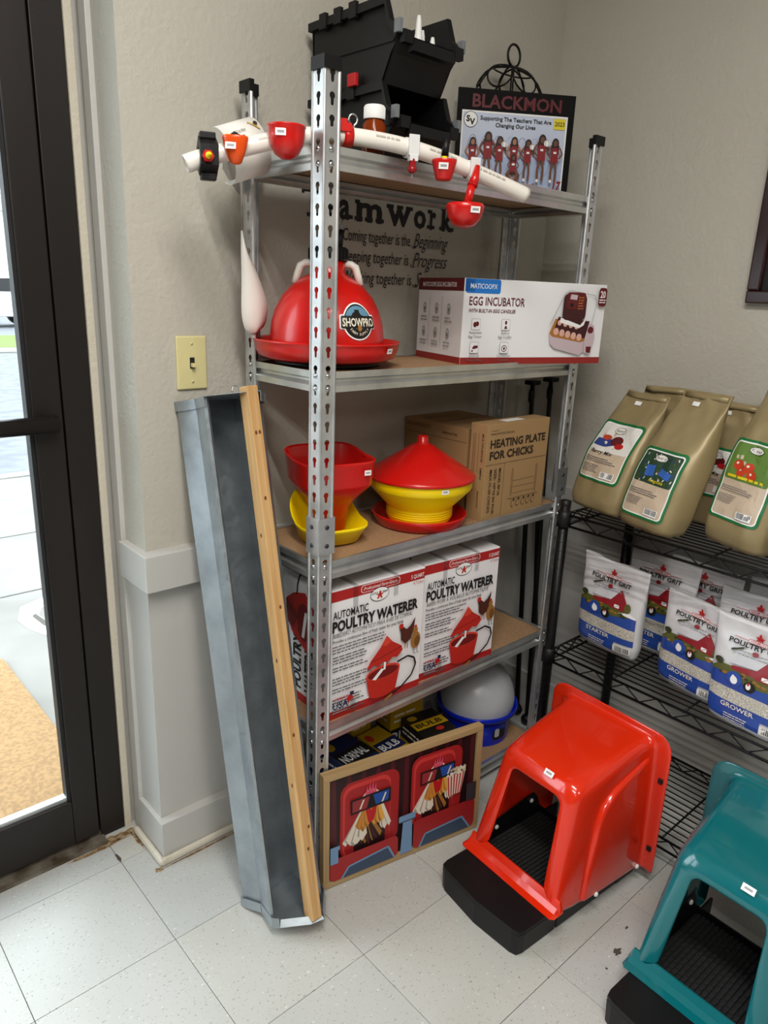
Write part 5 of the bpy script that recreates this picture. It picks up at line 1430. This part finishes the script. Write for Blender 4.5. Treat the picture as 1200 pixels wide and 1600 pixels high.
def seed_bag(loc, rz, W, D, H, lx, ly, seed, label, kind=0, lab=True, lz=.40, lh=.46):
    t = thing('seed_bag', label, 'bag', loc, rz, 'tan seed bags on the wire rack')
    g = Bag(W, D, H, lx, ly, seed, .010, .80)
    b = MB(); g.mesh(b, M_kbag); body = b.build('bag_body', t)
    b = MB(); fold = [[g.pt(u * W * .37, H * .955 + dz, -1, .003) for u in (-1, -.5, 0, .5, 1)] for dz in (0, .012)]; b.rings(fold, M_kbag, closed=False); b.build('top_seal', t, solid=.002)
    if lab:
        w2, z0, z1 = W * .40, H * (lz - lh / 2), H * (lz + lh / 2)
        p = PR(); p.rrect(-w2, z0, w2, z1, .012, M_green); p.rrect(-w2 + .006, z0 + .006, w2 - .006, z1 - .006, .009, M_wht); p.rrect(-w2 + .009, z0 + .009, w2 - .009, z1 - .009, .008, M_lab)
        ym = z0 + (z1 - z0) * .50; xx = w2 - .009; yt = z1 - .009
        if kind == 0:
            p.rrect(-xx, ym, xx, yt, .006, M_labw); p.poly([(-xx, ym + .012), (-xx * .3, ym + .012), (xx * .1, ym + .02), (xx * .0, ym + .035), (-xx * .9, ym + .03)], mat('berry blue ink', '#2c3f86', .4))
            p.ell(-xx * .45, ym + .036, .016, .007, mat('berry red ink', '#b8412a', .4), 14); p.ell(xx * .15, ym + .032, .02, .012, M_maroon, 14); p.ell(xx * .4, ym + .02, .014, .007, M_inkred, 12)
            p.text('Berry Mix', -xx * .85, ym - .006, .009, M_ink, w=xx * 1.2, bold=.01, shear=.2)
        elif kind == 1:
            p.rrect(-xx, ym, xx, yt, .006, mat('forest photo ink', '#27432f', .4))
            rn = random.Random(4)
            for k in range(60): p.line([(rn.uniform(-xx, xx * .8), rn.uniform(ym, yt - .004))] * 1 + [(rn.uniform(-xx, xx * .9), rn.uniform(ym + .002, yt - .002))][:0] + [(rn.uniform(-xx * .9, xx * .9), rn.uniform(ym + .002, yt - .004))][:0] + [], .001, M_green) if False else p.ell(rn.uniform(-xx * .9, xx * .9), rn.uniform(ym + .003, yt - .005), .004, .0016, (M_labw, M_bdb, M_field)[k % 3], 6, up=.02, rot=rn.random() * 3)
            p.rect(-xx * .55, ym + .018, -xx * .05, ym + .045, mat('photo blue ink', '#3565b8', .4), rot=.15); p.rect(xx * .2, ym + .022, xx * .8, ym + .04, mat('photo blue ink', '#3565b8', .4), rot=-.25)
            p.text('Aragonite', -xx * .2, ym + .006, .008, mat('label yellow ink', '#dcc81e', .4), w=xx * .8, bold=.01)
        else:
            p.rrect(-xx, ym, xx, yt, .006, mat('leaf photo ink', '#5e7f36', .4)); 
            for cx_, cy_ in ((-.018, .022), (.0, .034), (.014, .018), (-.03, .036)): p.ell(cx_, ym + cy_, .014, .012, mat('tomato ink', '#c23a1c', .4), 16); p.ell(cx_ - .004, ym + cy_ + .004, .004, .003, M_cream, 8)
            p.fine(-xx * .8, ym + .006, xx * 1.6, 1, .01, mat('label yellow ink', '#dcc81e', .4), h=.006, seed=12, ragged=0)
        p.ell(0, yt - .012, .021, .0085, M_ink, 20); p.ell(0, yt - .012, .0198, .0076, M_labw, 20); p.text('Fertrell', 0, yt - .0148, .0062, M_ink, w=.032, align='c', bold=.01, shear=.2)
        p.fine(-xx * .92, ym - .018, xx * 1.7, 3, .005, M_inkg, h=.0016, seed=2); p.fine(-xx * .92, ym - .038, xx * .9, 5, .0045, M_inkg, h=.0014, seed=3); p.rect(xx * .2, z0 + .013, xx * .88, z0 + .030, M_wht); p.barcode(xx * .25, z0 + .016, xx * .84, z0 + .029, M_ink)
        p.build('paper_label', body, warp=g.warp(), grid=.012)
    p = PR(); p.rect(-.008, 0, .014, .010, M_wht); p.build('price_sticker', body, warp=lambda x, y, h: g.pt(x - W * .1, y + H * .90, -1, h + .003), grid=.01)
    return t
RT = .878
BG = R(-106)
seed_bag((1.215, -.518, RT), BG, .192, .105, .315, -.0, .125, 1, 'tan seed bag with berry mix label at the rack left end', 0, lz=.50, lh=.50)
seed_bag((1.165, -.700, RT), R(-107), .180, .110, .345, .012, .115, 2, 'tan seed bag with blue photo label second on the rack', 1, lz=.34, lh=.50)
seed_bag((1.215, -.905, RT), R(-110), .180, .11, .40, .02, .075, 3, 'tan seed bag with tomato photo label at the frame edge', 2, lz=.40, lh=.48)
seed_bag((1.35, -.575, RT), R(-95), .16, .07, .335, 0, .03, 4, 'tan seed bag standing behind the berry mix bag', 0, lab=False)
seed_bag((1.335, -.775, RT), R(-95), .17, .08, .32, 0, .03, 5, 'tan seed bag with dark green label behind the blue photo bag', 0, lz=.45, lh=.4)
seed_bag((1.36, -.95, RT), R(-95), .17, .08, .40, 0, .02, 6, 'tallest tan seed bag standing against the wall', 0, lab=False)
seed_bag((1.165, -1.085, RT), R(-100), .17, .1, .37, .01, .06, 7, 'tan seed bag cut by the right frame edge', 0, lab=False)
def grit_bag(loc, rz, W, H, lx, ly, seed, label, word, full=True):
    t = thing('grit_bag', label, 'bag', loc, rz, 'white poultry grit bags on the wire rack')
    g = Bag(W, .062, H, lx, ly, seed, .0045, 1.07, .90, 3)
    b = MB(); g.mesh(b, M_gbag); body = b.build('bag_body', t)
    p = PR(); w2 = W * .465
    p.poly([(-w2, H * .05), (w2 * .42, H * .05), (w2 * .42, H * .16), (w2, H * .16), (w2, H * .49), (-w2, H * .49)], M_bblue)
    p.rect(-w2, H * .23, w2, H * .36, M_grit); p.poly([(-w2, H * .35), (-w2 * .2, H * .375), (w2, H * .345), (w2, H * .39), (-w2, H * .40)], M_bblue)
    p.poly([(-w2, H * .47), (-w2, H * .50), (-w2 * .8, H * .565), (-w2 * .45, H * .575), (w2 * .3, H * .56), (w2 * .55, H * .535), (w2 * .8, H * .475), (w2 * .3, H * .445), (-w2 * .3, H * .455), (-w2 * .75, H * .50)], M_field); p.poly([(w2 * .45, H * .50), (w2, H * .475), (w2, H * .49), (w2 * .8, H * .53)], M_wht)
    for k in range(24):
        rn = random.Random(k + seed); xx = rn.uniform(-.9, .7); p.ell(w2 * xx, H * (.57 - rn.random() * .08 - .04 * abs(xx)), .006, .0035, (M_field, mat('dark leaf ink', '#2e3518', .5), M_tan)[k % 3], 8, up=.02)
    p.poly([(-w2 * .55, H * .60), (w2 * .15, H * .615), (w2 * .38, H * .735), (-w2 * .38, H * .70)], mat('snow roof ink', '#c9cad0', .4)); p.poly([(-w2 * .48, H * .585), (w2 * .15, H * .612), (w2 * .15, H * .545), (-w2 * .48, H * .55)], M_barn)
    p.poly([(w2 * .1, H * .60), (w2 * .40, H * .745), (w2 * .66, H * .62), (w2 * .64, H * .53), (w2 * .12, H * .535)], M_barn); p.rect(w2 * .28, H * .545, w2 * .45, H * .58, M_wht); p.line([(w2 * .28, H * .545), (w2 * .45, H * .58)], .0012, M_barn)
    p.ell(w2 * .72, H * .575, .010, .014, M_field, 10); p.ell(-w2 * .82, H * .585, .012, .008, mat('dark leaf ink', '#2e3518', .5), 10)
    p.fine(-w2 * .55, H * .735, w2 * 1.3, 2, .008, M_inkl, h=.0025, seed=3); p.ell(0, H * .745, .008, .0055, M_barn, 10); p.line([(-w2 * .6, H * .72), (-w2 * .3, H * .77)], .004, mat('dark leaf ink', '#2e3518', .5))
    p.ell(-w2 * .35, H * .47, .020, .018, M_bblue, 16); p.ell(-w2 * .35, H * .46, .009, .010, M_wht, 10); p.ell(-w2 * .38, H * .485, .004, .006, M_wht, 8)
    p.ell(w2 * .05, H * .45, .014, .013, M_ink, 14); p.ell(w2 * .03, H * .455, .006, .008, M_wht, 10); p.ell(w2 * .02, H * .475, .003, .004, M_inkred, 8)
    p.line([(-w2 * .6, H * .845), (-w2 * .25, H * .845)], .0012, M_inkred); p.line([(w2 * .3, H * .845), (w2 * .65, H * .845)], .0012, M_inkred)
    p.rrect(-w2 * .25, H * .83, w2 * .3, H * .862, .003, M_inkred); p.rrect(-w2 * .24, H * .834, w2 * .29, H * .858, .003, M_gbag); p.text('VERMONT', w2 * .025, H * .838, .0048, M_inkred, w=w2 * .46, align='c', bold=.01)
    p.poly([(w2 * .02 + .012 * a, H * .885 + .012 * c) for a, c in ((0, -.8), (.1, -.3), (.7, -.4), (.55, -.1), (1, .3), (.6, .3), (.55, .6), (.25, .3), (.3, .8), (0, 1.2), (-.3, .8), (-.25, .3), (-.55, .6), (-.6, .3), (-1, .3), (-.55, -.1), (-.7, -.4), (-.1, -.3))], M_inkred)
    p.text('POULTRY GRIT', 0, H * .785, .0110, M_ink, w=w2 * 1.4, align='c', bold=.03)
    p.text(word, -w2 * .15, H * .185, .0115, M_cream, w=w2 * .85, align='c', bold=.012); p.fine(-w2 * .45, H * .12, w2 * .6, 3, .006, M_cream, h=.002, ragged=.1)
    p.rect(w2 * .45, H * .07, w2 * .98, H * .145, M_labw); p.barcode(w2 * .52, H * .08, w2 * .94, H * .138, M_ink)
    p.build('bag_print', body, warp=g.warp(), grid=.012)
    return t
RS = .468
grit_bag((1.235, -.587, RS), R(-96), .205, .262, -.005, .0, 1, 'white starter grit bag at the left end of the middle rack shelf', 'STARTER')
grit_bag((1.335, -.668, RS), R(-94), .205, .275, -.005, .02, 2, 'white grit bag standing behind the starter bag', 'STARTER')
grit_bag((1.195, -.858, RS), R(-100), .200, .255, .01, -.015, 3, 'white grower grit bag leaning in the middle of the rack shelf', 'GROWER')
grit_bag((1.085 + .05, -1.03, RS), R(-96), .205, .262, -.008, .0, 4, 'largest white grower grit bag nearest the camera', 'GROWER')
grit_bag((1.39, -.76, RS), R(-92), .2, .27, 0, .02, 5, 'white grit bag furthest back against the wall', 'STARTER')
grit_bag((1.28, -.955, RS), R(-94), .2, .27, 0, .02, 6, 'white grit bag behind the two grower bags', 'GROWER')
grit_bag((1.38, -.985, RS), R(-94), .2, .275, 0, .02, 7, 'shaded white grit bag behind the frame edge grower bags', 'GROWER')
